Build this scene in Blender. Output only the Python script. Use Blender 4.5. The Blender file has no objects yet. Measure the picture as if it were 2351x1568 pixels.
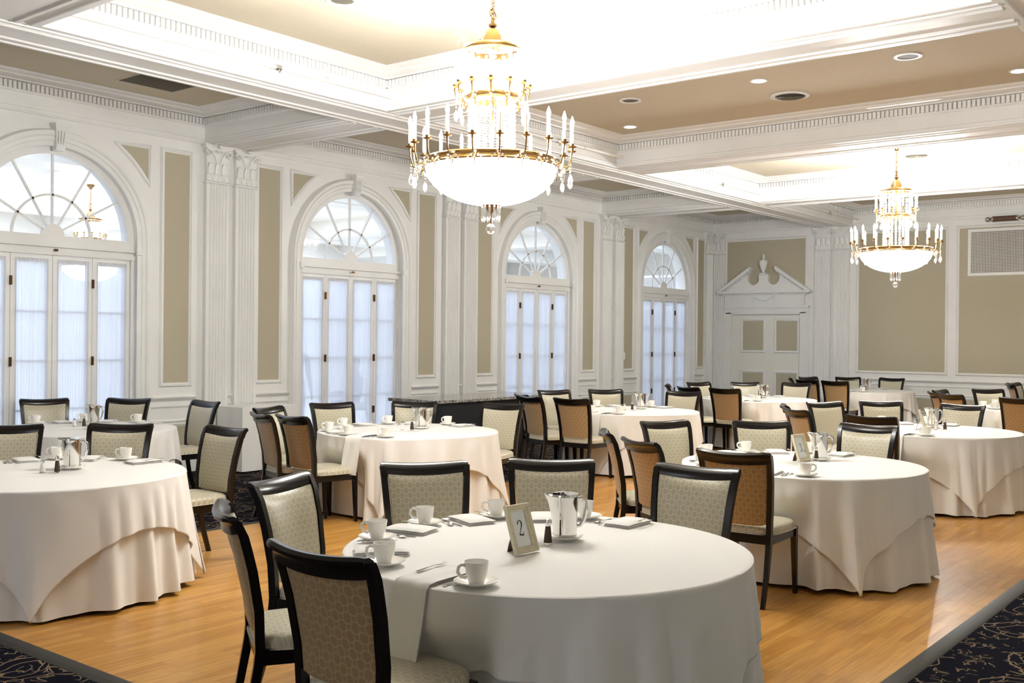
import bpy, math, random
from mathutils import Vector, Matrix
random.seed(7)
S = bpy.context.scene
COL = S.collection
PI = math.pi
# ---------------------------------------------------------------- camera
CAMZ = 1.68
yaw, pitch, roll = math.radians(38.48331649), math.radians(-0.15940537), math.radians(0.54108467)
fw = Vector((math.cos(pitch)*math.cos(yaw), math.cos(pitch)*math.sin(yaw), math.sin(pitch)))
rt0 = Vector((math.sin(yaw), -math.cos(yaw), 0)); up0 = rt0.cross(fw)
rt = math.cos(roll)*rt0 + math.sin(roll)*up0
up = -math.sin(roll)*rt0 + math.cos(roll)*up0
cam = bpy.data.cameras.new('camera'); camo = bpy.data.objects.new('camera', cam); COL.objects.link(camo)
M = Matrix((rt, up, -fw)).transposed().to_4x4(); M.translation = Vector((0, 0, CAMZ))
camo.matrix_world = M
cam.sensor_width = 36; cam.lens = 36*2399.94/2351; cam.clip_start = .05; cam.clip_end = 200
S.camera = camo
S.view_settings.view_transform = 'Standard'; S.view_settings.look = 'None'
S.view_settings.exposure = 1.2; S.view_settings.gamma = 1.0; S.view_settings.use_curve_mapping = False
# ---------------------------------------------------------------- world and large lights
W = bpy.data.worlds.new('sky'); S.world = W; W.use_nodes = True
W.node_tree.nodes['Background'].inputs[0].default_value = (.62, .78, 1, 1)
W.node_tree.nodes['Background'].inputs[1].default_value = .6
def light(name, kind, loc, energy, color, size=.1, size_y=None, rot=None, spot=None, blend=.5):
    L = bpy.data.lights.new(name, kind); L.energy = energy; L.color = color
    if kind == 'AREA':
        L.size = size
        if size_y: L.shape = 'RECTANGLE'; L.size_y = size_y
    else: L.shadow_soft_size = size
    if kind == 'SPOT': L.spot_size = spot; L.spot_blend = blend
    o = bpy.data.objects.new(name, L); COL.objects.link(o); o.location = loc
    if rot: o.rotation_euler = rot
    return o
DAY = (.72, .79, 1.0); WARM = (1.0, .93, .82); LAMP = (.95, .985, 1.0)
E_LOW, E_UP, E_BOWL, E_DAYROOM, E_REAR, E_SPOT = 24, 22, 26, 60, 66, 78
# area lights added under the neighbouring hall's ceiling to stand in for bluish outdoor light
for dx in (1.5, 6.1, 10.4, 14.9, 19.5, 25):
    light('cool_fill', 'AREA', (dx, 17.2, 4.40), E_DAYROOM, DAY, 2.6, 3.6)
    light('cool_fill', 'AREA', (dx, 12.9, 4.40), E_DAYROOM*.35, DAY, 2.6, 1.2)
    light('cool_fill', 'AREA', (dx, 22.3, 4.40), E_DAYROOM*.7, DAY, 2.6, 1.6)
# large bluish area light added as weak fill behind the camera, not a window
light('cool_fill', 'AREA', (-4.6, 4.2, 2.3), E_REAR, (.90, .93, 1.0), 7, 2.6, rot=(0, -PI/2, 0))
# ---------------------------------------------------------------- constants of the place
YL, XF, YR, XB = 11.17, 21.3, -1.29, -4.95
ZC, ZB = 4.46, 4.07
WIN = [5.92, 10.37, 14.82, 19.27]
BX = [-0.75, 3.715, 8.175, 12.655, 17.12]; BH = .335
BY = [(1.25, 1.92), (7.96, 8.63)]
FZ = .006  # top of the dance floor
# ---------------------------------------------------------------- materials
def mat(name, col, rough=.6, metal=0, coat=0, sheen=0, spec=.5, noise=0, nscale=20, bump=0, bscale=200, emis=None, es=0):
    m = bpy.data.materials.new(name); m.use_nodes = True
    nt = m.node_tree; b = nt.nodes['Principled BSDF']
    b.inputs['Base Color'].default_value = (*col, 1); b.inputs['Roughness'].default_value = rough
    b.inputs['Metallic'].default_value = metal; b.inputs['Coat Weight'].default_value = coat
    b.inputs['Coat Roughness'].default_value = .15
    b.inputs['Sheen Weight'].default_value = sheen; b.inputs['Specular IOR Level'].default_value = spec
    if emis: b.inputs['Emission Color'].default_value = (*emis, 1); b.inputs['Emission Strength'].default_value = es
    tc = nt.nodes.new('ShaderNodeTexCoord')
    if noise:
        n = nt.nodes.new('ShaderNodeTexNoise'); n.inputs['Scale'].default_value = nscale; n.inputs['Detail'].default_value = 4
        nt.links.new(tc.outputs['Object'], n.inputs['Vector'])
        r = nt.nodes.new('ShaderNodeValToRGB')
        r.color_ramp.elements[0].position = .3; r.color_ramp.elements[1].position = .7
        r.color_ramp.elements[0].color = (*[c*(1-noise) for c in col], 1); r.color_ramp.elements[1].color = (*[min(1, c*(1+noise*.6)) for c in col], 1)
        nt.links.new(n.outputs['Fac'], r.inputs['Fac']); nt.links.new(r.outputs['Color'], b.inputs['Base Color'])
    if bump:
        n = nt.nodes.new('ShaderNodeTexNoise'); n.inputs['Scale'].default_value = bscale
        nt.links.new(tc.outputs['Object'], n.inputs['Vector'])
        bp = nt.nodes.new('ShaderNodeBump'); bp.inputs['Strength'].default_value = bump; bp.inputs['Distance'].default_value = .003
        nt.links.new(n.outputs['Fac'], bp.inputs['Height']); nt.links.new(bp.outputs['Normal'], b.inputs['Normal'])
    return m
def srgb(r, g, b):
    f = lambda c: (c/255/12.92) if c/255 <= .04045 else ((c/255+.055)/1.055)**2.4
    return (f(r), f(g), f(b))
MAT = dict(
    white=mat('white_paint', srgb(238, 237, 234), .38, noise=.03, nscale=3, bump=.05, bscale=60),
    tan=mat('tan_wallcovering', srgb(188, 179, 156), .85, noise=.05, nscale=90, bump=.25, bscale=350),
    ceil=mat('tan_ceiling_paint', srgb(208, 197, 175), .9, noise=.03, nscale=40),
    frieze=mat('pale_paint', srgb(236, 232, 222), .5),
    wood=mat('espresso_wood', (.008, .0055, .005), .24, coat=.12, spec=.4, noise=.3, nscale=30),
    back=mat('gold_tan_fabric', srgb(168, 134, 92), .55, sheen=.3, noise=.12, nscale=160, bump=.2, bscale=600),
    cloth=mat('white_linen', srgb(240, 238, 234), .75, sheen=.2, bump=.12, bscale=500),
    china=mat('white_china', srgb(250, 247, 240), .15, coat=.5),
    steel=mat('polished_steel', (.78, .77, .75), .07, metal=1),
    satin=mat('satin_steel', (.62, .61, .59), .22, metal=1),
    gold=mat('gilt_brass', srgb(146, 116, 72), .3, metal=1),
    brass=mat('aged_brass', srgb(92, 66, 36), .35, metal=1),
    brown=mat('brown_board', srgb(86, 48, 30), .5),
    cream=mat('cream_frame', srgb(214, 205, 176), .4, noise=.1, nscale=60),
    card=mat('white_card', srgb(238, 240, 240), .5),
    ink=mat('black_ink', (.02, .02, .02), .6),
    pepper=mat('ground_pepper', srgb(70, 55, 42), .7, noise=.3, nscale=300),
    salt=mat('table_salt', srgb(236, 234, 228), .7),
    rubber=mat('grey_edging', srgb(50, 50, 48), .55, noise=.15, nscale=8),
    black=mat('black_laminate', (.008, .009, .013), .4),
    dark=mat('vent_shadow', srgb(38, 36, 32), .9),
    grille=mat('grey_vent_slats', srgb(104, 98, 84), .6),
    shade=mat('brown_lamp_shade', srgb(98, 72, 54), .6),
    candle=mat('candle_sleeve', srgb(240, 232, 214), .5),
)
def emat(name, col, st):
    m = bpy.data.materials.new(name); m.use_nodes = True; nt = m.node_tree; nt.nodes.clear()
    e = nt.nodes.new('ShaderNodeEmission'); e.inputs[0].default_value = (*col, 1); e.inputs[1].default_value = st
    o = nt.nodes.new('ShaderNodeOutputMaterial'); nt.links.new(e.outputs[0], o.inputs[0]); return m
MAT['bulb'] = emat('glowing_bulb', (1, .90, .74), 30)
MAT['bowl'] = emat('lit_crystal_bowl', (1, .97, .92), 3.8)
MAT['down'] = emat('lit_downlight', (1, .95, .85), 14)
def thin(name, tint, frac, rough=.02, diff=0):
    m = bpy.data.materials.new(name); m.use_nodes = True; nt = m.node_tree; nt.nodes.clear()
    t = nt.nodes.new('ShaderNodeBsdfTransparent'); t.inputs[0].default_value = (*tint, 1)
    g = nt.nodes.new('ShaderNodeBsdfGlossy'); g.inputs['Roughness'].default_value = rough; g.inputs[0].default_value = (1, 1, 1, 1)
    mx = nt.nodes.new('ShaderNodeMixShader'); mx.inputs[0].default_value = frac
    nt.links.new(t.outputs[0], mx.inputs[1]); nt.links.new(g.outputs[0], mx.inputs[2])
    o = nt.nodes.new('ShaderNodeOutputMaterial'); out = mx
    if diff:
        d = nt.nodes.new('ShaderNodeBsdfDiffuse'); d.inputs[0].default_value = (.95, .95, .93, 1)
        m2 = nt.nodes.new('ShaderNodeMixShader'); m2.inputs[0].default_value = diff
        nt.links.new(mx.outputs[0], m2.inputs[1]); nt.links.new(d.outputs[0], m2.inputs[2]); out = m2
    nt.links.new(out.outputs[0], o.inputs[0]); return m
MAT['glass'] = thin('window_glass', (.88, .94, 1), .05)
MAT['crystal'] = thin('cut_crystal', (.97, .97, .97), .34, .08, .05)
def sheer():
    m = bpy.data.materials.new('sheer_curtain'); m.use_nodes = True; nt = m.node_tree; nt.nodes.clear()
    t = nt.nodes.new('ShaderNodeBsdfTransparent'); d = nt.nodes.new('ShaderNodeBsdfDiffuse'); d.inputs[0].default_value = (.9, .9, .9, 1)
    l = nt.nodes.new('ShaderNodeBsdfTranslucent'); l.inputs[0].default_value = (.86, .87, .93, 1)
    a = nt.nodes.new('ShaderNodeMixShader'); a.inputs[0].default_value = .72
    nt.links.new(d.outputs[0], a.inputs[1]); nt.links.new(l.outputs[0], a.inputs[2])
    b = nt.nodes.new('ShaderNodeMixShader'); b.inputs[0].default_value = .74
    nt.links.new(t.outputs[0], b.inputs[1]); nt.links.new(a.outputs[0], b.inputs[2])
    o = nt.nodes.new('ShaderNodeOutputMaterial'); nt.links.new(b.outputs[0], o.inputs[0]); return m
MAT['sheer'] = sheer()
def ogee(name, c1, c2):
    # taupe upholstery woven with staggered cream rings
    m = bpy.data.materials.new(name); m.use_nodes = True; nt = m.node_tree; b = nt.nodes['Principled BSDF']
    uv = nt.nodes.new('ShaderNodeUVMap'); mp = nt.nodes.new('ShaderNodeMapping'); mp.inputs['Rotation'].default_value = (0, 0, PI/4)
    mp.inputs['Scale'].default_value = (1, .82, 1)
    sc = nt.nodes.new('ShaderNodeVectorMath'); sc.operation = 'MULTIPLY'; sc.inputs[1].default_value = (1, .85, 1)
    v = nt.nodes.new('ShaderNodeTexVoronoi'); v.voronoi_dimensions = '2D'; v.inputs['Scale'].default_value = 31; v.inputs['Randomness'].default_value = 0
    mp.inputs['Scale'].default_value = (1, 1, 1)
    nt.links.new(uv.outputs[0], sc.inputs[0]); nt.links.new(sc.outputs[0], mp.inputs[0]); nt.links.new(mp.outputs[0], v.inputs['Vector'])
    s = nt.nodes.new('ShaderNodeMath'); s.operation = 'SUBTRACT'; s.inputs[1].default_value = .47; nt.links.new(v.outputs['Distance'], s.inputs[0])
    a = nt.nodes.new('ShaderNodeMath'); a.operation = 'ABSOLUTE'; nt.links.new(s.outputs[0], a.inputs[0])
    r = nt.nodes.new('ShaderNodeValToRGB'); r.color_ramp.elements[0].position = .035; r.color_ramp.elements[1].position = .075
    r.color_ramp.elements[0].color = (*srgb(*c1), 1); r.color_ramp.elements[1].color = (*srgb(*c2), 1)
    nt.links.new(a.outputs[0], r.inputs[0]); nt.links.new(r.outputs[0], b.inputs['Base Color'])
    b.inputs['Roughness'].default_value = .36; b.inputs['Sheen Weight'].default_value = .2
    return m
MAT['fabric'] = ogee('taupe_ring_fabric', (208, 201, 178), (184, 176, 153)); MAT['back'] = ogee('gold_tan_ring_fabric', (180, 155, 116), (160, 131, 92))
def woodfloor():
    m = bpy.data.materials.new('maple_strip_floor'); m.use_nodes = True; nt = m.node_tree; b = nt.nodes['Principled BSDF']
    tc = nt.nodes.new('ShaderNodeTexCoord')
    br = nt.nodes.new('ShaderNodeTexBrick'); br.inputs['Scale'].default_value = 1; br.inputs['Brick Width'].default_value = .85; br.inputs['Row Height'].default_value = .057
    br.inputs['Mortar Size'].default_value = .0006; br.inputs['Mortar Smooth'].default_value = .2; br.offset = .37; br.inputs['Bias'].default_value = 0
    br.inputs['Color1'].default_value = (*srgb(214, 160, 84), 1); br.inputs['Color2'].default_value = (*srgb(190, 134, 62), 1); br.inputs['Mortar'].default_value = (*srgb(150, 98, 42), 1)
    nt.links.new(tc.outputs['Object'], br.inputs['Vector'])
    mp = nt.nodes.new('ShaderNodeMapping'); mp.inputs['Scale'].default_value = (1.2, 22, 1); nt.links.new(tc.outputs['Object'], mp.inputs[0])
    n = nt.nodes.new('ShaderNodeTexNoise'); n.inputs['Scale'].default_value = 2.2; n.inputs['Detail'].default_value = 6; nt.links.new(mp.outputs[0], n.inputs['Vector'])
    n2 = nt.nodes.new('ShaderNodeTexNoise'); n2.inputs['Scale'].default_value = .9; n2.inputs['Detail'].default_value = 3; nt.links.new(tc.outputs['Object'], n2.inputs['Vector'])
    mr = nt.nodes.new('ShaderNodeMapRange'); mr.inputs['From Min'].default_value = .25; mr.inputs['From Max'].default_value = .75; mr.inputs['To Min'].default_value = .70; mr.inputs['To Max'].default_value = 1.12
    nt.links.new(n.outputs['Fac'], mr.inputs['Value'])
    mx = nt.nodes.new('ShaderNodeMix'); mx.data_type = 'RGBA'; mx.blend_type = 'MULTIPLY'; mx.inputs['Factor'].default_value = 1
    nt.links.new(br.outputs['Color'], mx.inputs[6]); nt.links.new(mr.outputs[0], mx.inputs[7])
    nt.links.new(mx.outputs[2], b.inputs['Base Color']); b.inputs['Specular IOR Level'].default_value = .22
    rr = nt.nodes.new('ShaderNodeMapRange'); rr.inputs['To Min'].default_value = .20; rr.inputs['To Max'].default_value = .38
    nt.links.new(n2.outputs['Fac'], rr.inputs['Value']); nt.links.new(rr.outputs[0], b.inputs['Roughness'])
    bp = nt.nodes.new('ShaderNodeBump'); bp.inputs['Strength'].default_value = .25; bp.inputs['Distance'].default_value = .002
    nt.links.new(n2.outputs['Fac'], bp.inputs['Height']); nt.links.new(bp.outputs[0], b.inputs['Normal'])
    return m
MAT['maple'] = woodfloor()
def carpet():
    m = bpy.data.materials.new('navy_scroll_carpet'); m.use_nodes = True; nt = m.node_tree; b = nt.nodes['Principled BSDF']
    tc = nt.nodes.new('ShaderNodeTexCoord')
    nz = nt.nodes.new('ShaderNodeTexNoise'); nz.inputs['Scale'].default_value = 3.5; nt.links.new(tc.outputs['Object'], nz.inputs['Vector'])
    dm = nt.nodes.new('ShaderNodeVectorMath'); dm.operation = 'MULTIPLY_ADD'; dm.inputs[1].default_value = (.22, .22, 0)
    nt.links.new(nz.outputs['Color'], dm.inputs[0]); nt.links.new(tc.outputs['Object'], dm.inputs[2])
    masks = []
    for sc, off, w in ((2.3, .40, .012), (2.3, .24, .009), (6.5, .36, .028), (11, .42, .030)):
        v = nt.nodes.new('ShaderNodeTexVoronoi'); v.inputs['Scale'].default_value = sc; v.voronoi_dimensions = '2D'; nt.links.new(dm.outputs[0], v.inputs['Vector'])
        s = nt.nodes.new('ShaderNodeMath'); s.operation = 'SUBTRACT'; s.inputs[1].default_value = off; nt.links.new(v.outputs['Distance'], s.inputs[0])
        a = nt.nodes.new('ShaderNodeMath'); a.operation = 'ABSOLUTE'; nt.links.new(s.outputs[0], a.inputs[0])
        c = nt.nodes.new('ShaderNodeMath'); c.operation = 'LESS_THAN'; c.inputs[1].default_value = w; nt.links.new(a.outputs[0], c.inputs[0]); masks.append(c)
    n2 = nt.nodes.new('ShaderNodeTexNoise'); n2.inputs['Scale'].default_value = 9; nt.links.new(tc.outputs['Object'], n2.inputs['Vector'])
    g = nt.nodes.new('ShaderNodeMath'); g.operation = 'GREATER_THAN'; g.inputs[1].default_value = .52; nt.links.new(n2.outputs['Fac'], g.inputs[0])
    mm = nt.nodes.new('ShaderNodeMath'); mm.operation = 'MAXIMUM'; nt.links.new(masks[2].outputs[0], mm.inputs[0]); nt.links.new(masks[3].outputs[0], mm.inputs[1])
    m3 = nt.nodes.new('ShaderNodeMath'); m3.operation = 'MULTIPLY'; nt.links.new(mm.outputs[0], m3.inputs[0]); nt.links.new(g.outputs[0], m3.inputs[1])
    m1 = nt.nodes.new('ShaderNodeMath'); m1.operation = 'MAXIMUM'; nt.links.new(masks[0].outputs[0], m1.inputs[0]); nt.links.new(masks[1].outputs[0], m1.inputs[1])
    m4 = nt.nodes.new('ShaderNodeMath'); m4.operation = 'MAXIMUM'; nt.links.new(m1.outputs[0], m4.inputs[0]); nt.links.new(m3.outputs[0], m4.inputs[1])
    mx = nt.nodes.new('ShaderNodeMix'); mx.data_type = 'RGBA'; nt.links.new(m4.outputs[0], mx.inputs[0])
    mx.inputs[6].default_value = (.006, .006, .012, 1); mx.inputs[7].default_value = (*srgb(128, 110, 88), 1)
    nt.links.new(mx.outputs[2], b.inputs['Base Color']); b.inputs['Roughness'].default_value = 1; b.inputs['Specular IOR Level'].default_value = .05
    return m
MAT['carpet'] = carpet()
def granite():
    m = bpy.data.materials.new('speckled_granite'); m.use_nodes = True; nt = m.node_tree; b = nt.nodes['Principled BSDF']
    tc = nt.nodes.new('ShaderNodeTexCoord'); v = nt.nodes.new('ShaderNodeTexVoronoi'); v.inputs['Scale'].default_value = 45
    nt.links.new(tc.outputs['Object'], v.inputs['Vector']); r = nt.nodes.new('ShaderNodeValToRGB')
    r.color_ramp.elements[0].color = (.03, .03, .035, 1); r.color_ramp.elements[1].color = (.5, .47, .43, 1)
    nt.links.new(v.outputs['Color'], r.inputs[0]); nt.links.new(r.outputs[0], b.inputs['Base Color']); b.inputs['Roughness'].default_value = .15
    return m
MAT['granite'] = granite()
# ---------------------------------------------------------------- mesh builder
class MB:
    def __init__(s): s.v = []; s.f = []; s.uv = None
    def add(s, vs, fs):
        n = len(s.v); s.v += [tuple(v) for v in vs]; s.f += [tuple(i+n for i in f) for f in fs]; return s
    def box(s, x0, x1, y0, y1, z0, z1, T=None):
        vs = [(x, y, z) for z in (z0, z1) for y in (y0, y1) for x in (x0, x1)]
        if T: vs = [T(*v) for v in vs]
        return s.add(vs, [(0, 2, 3, 1), (4, 5, 7, 6), (0, 1, 5, 4), (2, 6, 7, 3), (0, 4, 6, 2), (1, 3, 7, 5)])
    def lathe(s, prof, n=24, c=(0, 0, 0), cap=True, T=None):
        vs = []
        for r, z in prof:
            for i in range(n):
                a = 2*PI*i/n; vs.append((c[0]+r*math.cos(a), c[1]+r*math.sin(a), c[2]+z))
        fs = [(j*n+i, j*n+(i+1) % n, (j+1)*n+(i+1) % n, (j+1)*n+i) for j in range(len(prof)-1) for i in range(n)]
        if cap:
            if prof[0][0] > 1e-4: fs.append(tuple(reversed(range(n))))
            if prof[-1][0] > 1e-4: fs.append(tuple((len(prof)-1)*n+i for i in range(n)))
        if T: vs = [T(*v) for v in vs]
        return s.add(vs, fs)
    def tube(s, pts, r, n=8, closed=False, sy=1):
        pts = [Vector(p) for p in pts]; N = len(pts); rs = r if isinstance(r, (list, tuple)) else [r]*N
        vs = []; prev = None
        for k, p in enumerate(pts):
            if closed: t = pts[(k+1) % N]-pts[k-1]
            else: t = pts[min(k+1, N-1)]-pts[max(k-1, 0)]
            t.normalize()
            if prev is None:
                a = Vector((0, 0, 1)) if abs(t.z) < .9 else Vector((1, 0, 0)); u = t.cross(a).normalized()
            else: u = (prev-t*prev.dot(t)).normalized()
            prev = u; w = t.cross(u)
            for i in range(n):
                a = 2*PI*i/n; vs.append(p+(u*math.cos(a)+w*math.sin(a)*sy)*rs[k])
        m = N if closed else N-1
        fs = [(k*n+i, k*n+(i+1) % n, ((k+1) % N)*n+(i+1) % n, ((k+1) % N)*n+i) for k in range(m) for i in range(n)]
        if not closed: fs += [tuple(reversed(range(n))), tuple((N-1)*n+i for i in range(n))]
        return s.add(vs, fs)
    def loft(s, rings, closed=True, caps=True):
        n = len(rings[0]); vs = [v for r in rings for v in r]; m = n if closed else n-1
        fs = [(k*n+i, k*n+(i+1) % n, (k+1)*n+(i+1) % n, (k+1)*n+i) for k in range(len(rings)-1) for i in range(m)]
        if caps and closed: fs += [tuple(reversed(range(n))), tuple((len(rings)-1)*n+i for i in range(n))]
        return s.add(vs, fs)
    def prism(s, poly, z0, z1, T):
        n = len(poly); vs = [T(a, b, z0) for a, b in poly]+[T(a, b, z1) for a, b in poly]
        fs = [(i, (i+1) % n, n+(i+1) % n, n+i) for i in range(n)]+[tuple(reversed(range(n))), tuple(n+i for i in range(n))]
        return s.add(vs, fs)
    def ball(s, c, r, n=10, m=6, sz=1):
        return s.lathe([(max(1e-5, r*math.sin(PI*k/m)), -r*sz*math.cos(PI*k/m)) for k in range(m+1)], n, c, cap=False)
    def mesh(s, name, m, smooth=None, uvf=None):
        me = bpy.data.meshes.new(name); me.from_pydata(s.v, [], s.f); me.update()
        if m: me.materials.append(MAT[m] if isinstance(m, str) else m)
        import bmesh
        bm = bmesh.new(); bm.from_mesh(me); bmesh.ops.recalc_face_normals(bm, faces=bm.faces); bm.to_mesh(me); bm.free()
        if smooth:
            me.polygons.foreach_set('use_smooth', [True]*len(me.polygons))
            try: me.set_sharp_from_angle(angle=math.radians(smooth))
            except Exception: pass
        if uvf:
            uv = me.uv_layers.new(name='UVMap')
            for l in me.loops: uv.data[l.index].uv = uvf(*me.vertices[l.vertex_index].co)
        return me
    def build(s, name, m, parent=None, smooth=None, uvf=None, loc=None):
        o = bpy.data.objects.new(name, s.mesh(name, m, smooth, uvf)); COL.objects.link(o)
        if parent: o.parent = parent
        if loc: o.location = loc
        return o
def empty(name, loc=(0, 0, 0), rz=0, **k):
    o = bpy.data.objects.new(name, None); COL.objects.link(o); o.location = loc; o.rotation_euler = (0, 0, rz); o.empty_display_size = .1
    return tag(o, **k)
def tag(o, label=None, cat=None, group=None, kind=None):
    if label: o['label'] = label
    if cat: o['category'] = cat
    if group: o['group'] = group
    if kind: o['kind'] = kind
    return o
def kids(o): return [c for c in bpy.data.objects if c.parent == o]
KID = {}
def copy_tree(o, parent=None):
    c = o.copy(); COL.objects.link(c); c.parent = parent
    if o.name not in KID: KID[o.name] = kids(o)
    for ch in KID[o.name]: copy_tree(ch, c)
    return c
# ---------------------------------------------------------------- structure
TL = lambda a, z, d: (a, YL-d, z)
TF = lambda a, z, d: (XF-d, a, z)
def offset(poly, o):
    n = len(poly); out = []
    area = sum(poly[i][0]*poly[(i+1) % n][1]-poly[(i+1) % n][0]*poly[i][1] for i in range(n)); sg = 1 if area > 0 else -1
    for i in range(n):
        p, q, r = Vector(poly[i-1]), Vector(poly[i]), Vector(poly[(i+1) % n])
        a, b = (q-p).normalized(), (r-q).normalized()
        n1, n2 = Vector((a.y, -a.x))*sg, Vector((b.y, -b.x))*sg
        m = (n1+n2); m = m/max(.35, m.dot(n1)) if m.length > 1e-6 else n1
        out.append((q.x+m.x*o, q.y+m.y*o))
    return out
def mould(poly, prof, T, mb=None):
    mb = mb or MB(); rings = [[T(a, z, d) for a, z in offset(poly, o)] for o, d in prof]
    return mb.loft(rings, True, False)
def rect(x0, x1, z0, z1): return [(x0, z0), (x1, z0), (x1, z1), (x0, z1)]
PM = [(-.004, .002), (0, .012), (.012, .014), (.02, .026), (.034, .024), (.044, .012), (.05, .001)]
def panel(poly, T, parent, d0=.0):
    mb = MB(); mb.add([T(a, z, .003+d0) for a, z in poly], [tuple(range(len(poly)))])
    mb.build('wallcovering_panel', 'tan', parent)
    mould(poly, [(o, d+d0) for o, d in PM], T).build('panel_moulding', 'white', parent, 40)
def structure(o): o['kind'] = 'structure'; return o
# floor (carpet) and the wooden dance floor set into it
DX0, DX1, DY0, DY1 = 2.80, 19.3, 1.757, 7.60
mb = MB(); mb.box(XB, XF+.3, YR-.1, YL, -.05, 0); structure(mb.build('floor', 'carpet'))
mb = MB(); mb.box(DX0, DX1, DY0, DY1, 0.0005, FZ)
df = tag(mb.build('dance_floor', 'maple'), 'glossy honey maple dance floor laid in the middle of the dark carpet', 'dance floor')
mb = MB(); rc = [(DX0, DY0), (DX1, DY0), (DX1, DY1), (DX0, DY1)]
mb.loft([[(a, b, z) for a, b in offset(rc, o)] for o, z in ((-.006, .006), (-.004, .010), (.01, .0135), (.04, .012), (.085, .004), (.09, .0005))], True, False)
mb.build('edge_trim', 'rubber', df, 40)
# left wall with four arched openings
OW = .98; OZ = 2.78
def arch_pts(xc, R, n=28): return [(xc+R*math.cos(PI-PI*i/n), OZ+R*math.sin(PI-PI*i/n)) for i in range(n+1)]
mb = MB()
def wall_with_arches(mb, yy):
    edges = [XB]
    for xc in WIN: edges += [xc-OW, xc+OW]
    edges.append(XF+.3)
    for i in range(0, len(edges), 2):
        mb.add([(edges[i], yy, 0), (edges[i+1], yy, 0), (edges[i+1], yy, ZC), (edges[i], yy, ZC)], [(0, 1, 2, 3)])
    for xc in WIN:
        p = arch_pts(xc, OW)
        for i in range(len(p)-1):
            mb.add([(p[i][0], yy, p[i][1]), (p[i+1][0], yy, p[i+1][1]), (p[i+1][0], yy, ZC), (p[i][0], yy, ZC)], [(0, 1, 2, 3)])
wall_with_arches(mb, YL); wall_with_arches(mb, YL+.32)
for xc in WIN:
    p = [(xc-OW, 0)]+arch_pts(xc, OW)+[(xc+OW, 0)]
    for i in range(len(p)-1):
        (a, b), (c, d) = p[i], p[i+1]
        mb.add([(a, YL, b), (c, YL, d), (c, YL+.32, d), (a, YL+.32, b)], [(0, 1, 2, 3)])
wl = structure(mb.build('wall_left', 'white'))
# far wall with the door opening
DY_0, DY_1, DH = 9.07, 10.68, 2.28
mb = MB()
for a0, a1, z0, z1 in ((YR, DY_0, 0, ZC), (DY_1, YL+.3, 0, ZC), (DY_0, DY_1, DH, ZC)):
    mb.box(XF, XF+.2, a0, a1, z0, z1)
wf = structure(mb.build('wall_far', 'white'))
mb = MB(); mb.box(XB, XF+.2, YR-.2, YR, 0, ZC); wr = structure(mb.build('wall_right', 'white'))
mb = MB(); mb.box(XB-.2, XB, YR-.2, YL+.3, 0, ZC); wb = structure(mb.build('wall_rear', 'white'))
# wainscot, chair rail and frieze lines of the two seen walls
def run(a0, a1, T, parent, base=True):
    def seg(prof, name, m='white'):
        MB().loft([[T(a, z, d) for d, z in prof] for a in (a0, a1)], True, True).build(name, m, parent, 40)
    seg([(-.002, .885), (.012, .885), (.02, .90), (.038, .91), (.045, .925), (.04, .935), (-.002, .94)], 'chair_rail')
    seg([(-.002, .80), (.014, .805), (.018, .82), (.008, .83), (-.002, .832)], 'dado_moulding')
    seg([(-.002, .615), (.014, .62), (.024, .635), (.012, .655), (-.002, .66)], 'dado_moulding')
    if base: seg([(-.002, .0), (.03, .0), (.03, .16), (.018, .19), (.008, .21), (-.002, .21)], 'baseboard')
    seg([(-.002, .22), (.014, .225), (.022, .24), (.01, .26), (-.002, .262)], 'dado_moulding')
def spandrel(xc, sd):
    R = 1.35; x1 = 1.13; z1 = 3.90
    za = OZ+math.sqrt(R*R-x1*x1); xa = math.sqrt(R*R-(z1-OZ)**2)
    pts = [(x1, za), (x1, z1), (xa, z1)]
    t0 = math.atan2(z1-OZ, xa); t1 = math.atan2(za-OZ, x1)
    pts += [(R*math.cos(t0+(t1-t0)*k/10), OZ+R*math.sin(t0+(t1-t0)*k/10)) for k in range(1, 10)]
    return [(xc+sd*a, z) for a, z in pts]
PIL = [3.71, 8.21, 12.66, 17.12]
for xc in WIN:
    for sd in (-1, 1):
        a, b = sorted((xc+sd*1.345, xc+sd*1.70))
        panel(rect(a, b, 1.10, 3.90), TL, wl); panel(rect(a, b, .32, .57), TL, wl)
        panel(spandrel(xc, sd), TL, wl)
        a, b = sorted((xc+sd*1.19, xc+sd*1.80)); run(a, b, TL, wl)
for p in PIL: run(p-.05, p+.05, TL, wl)
# fluted pilasters with leafy capitals
def pil_mesh(w=.34):
    mb = MB(); dp = .07; prof = [(-w/2, 0), (-w/2, dp)]; nf = 6; m = .035; fw_ = (w-2*m)/nf
    for k in range(nf):
        x0 = -w/2+m+k*fw_
        prof.append((x0+fw_*.12, dp))
        for j in range(1, 5): prof.append((x0+fw_*(.12+.76*j/5), dp-.022*math.sin(PI*j/5)))
        prof.append((x0+fw_*.88, dp))
    prof += [(w/2, dp), (w/2, 0)]
    mb.loft([[(a, -d, z) for a, d in prof] for z in (.30, 3.60)], True, True)
    mb.box(-w/2-.012, w/2+.012, -dp-.014, 0, 0, .26); mb.box(-w/2-.006, w/2+.006, -dp-.008, 0, .26, .30)
    mb.loft([[(sx*(w/2+o), y, z) for sx, y in ((-1, 0), (-1, -dp-o), (1, -dp-o), (1, 0))] for o, z in ((0, 3.585), (.014, 3.592), (.016, 3.60), (.014, 3.608), (0, 3.615))], True, True)
    return mb.mesh('pilaster', 'white', 30)
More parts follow.
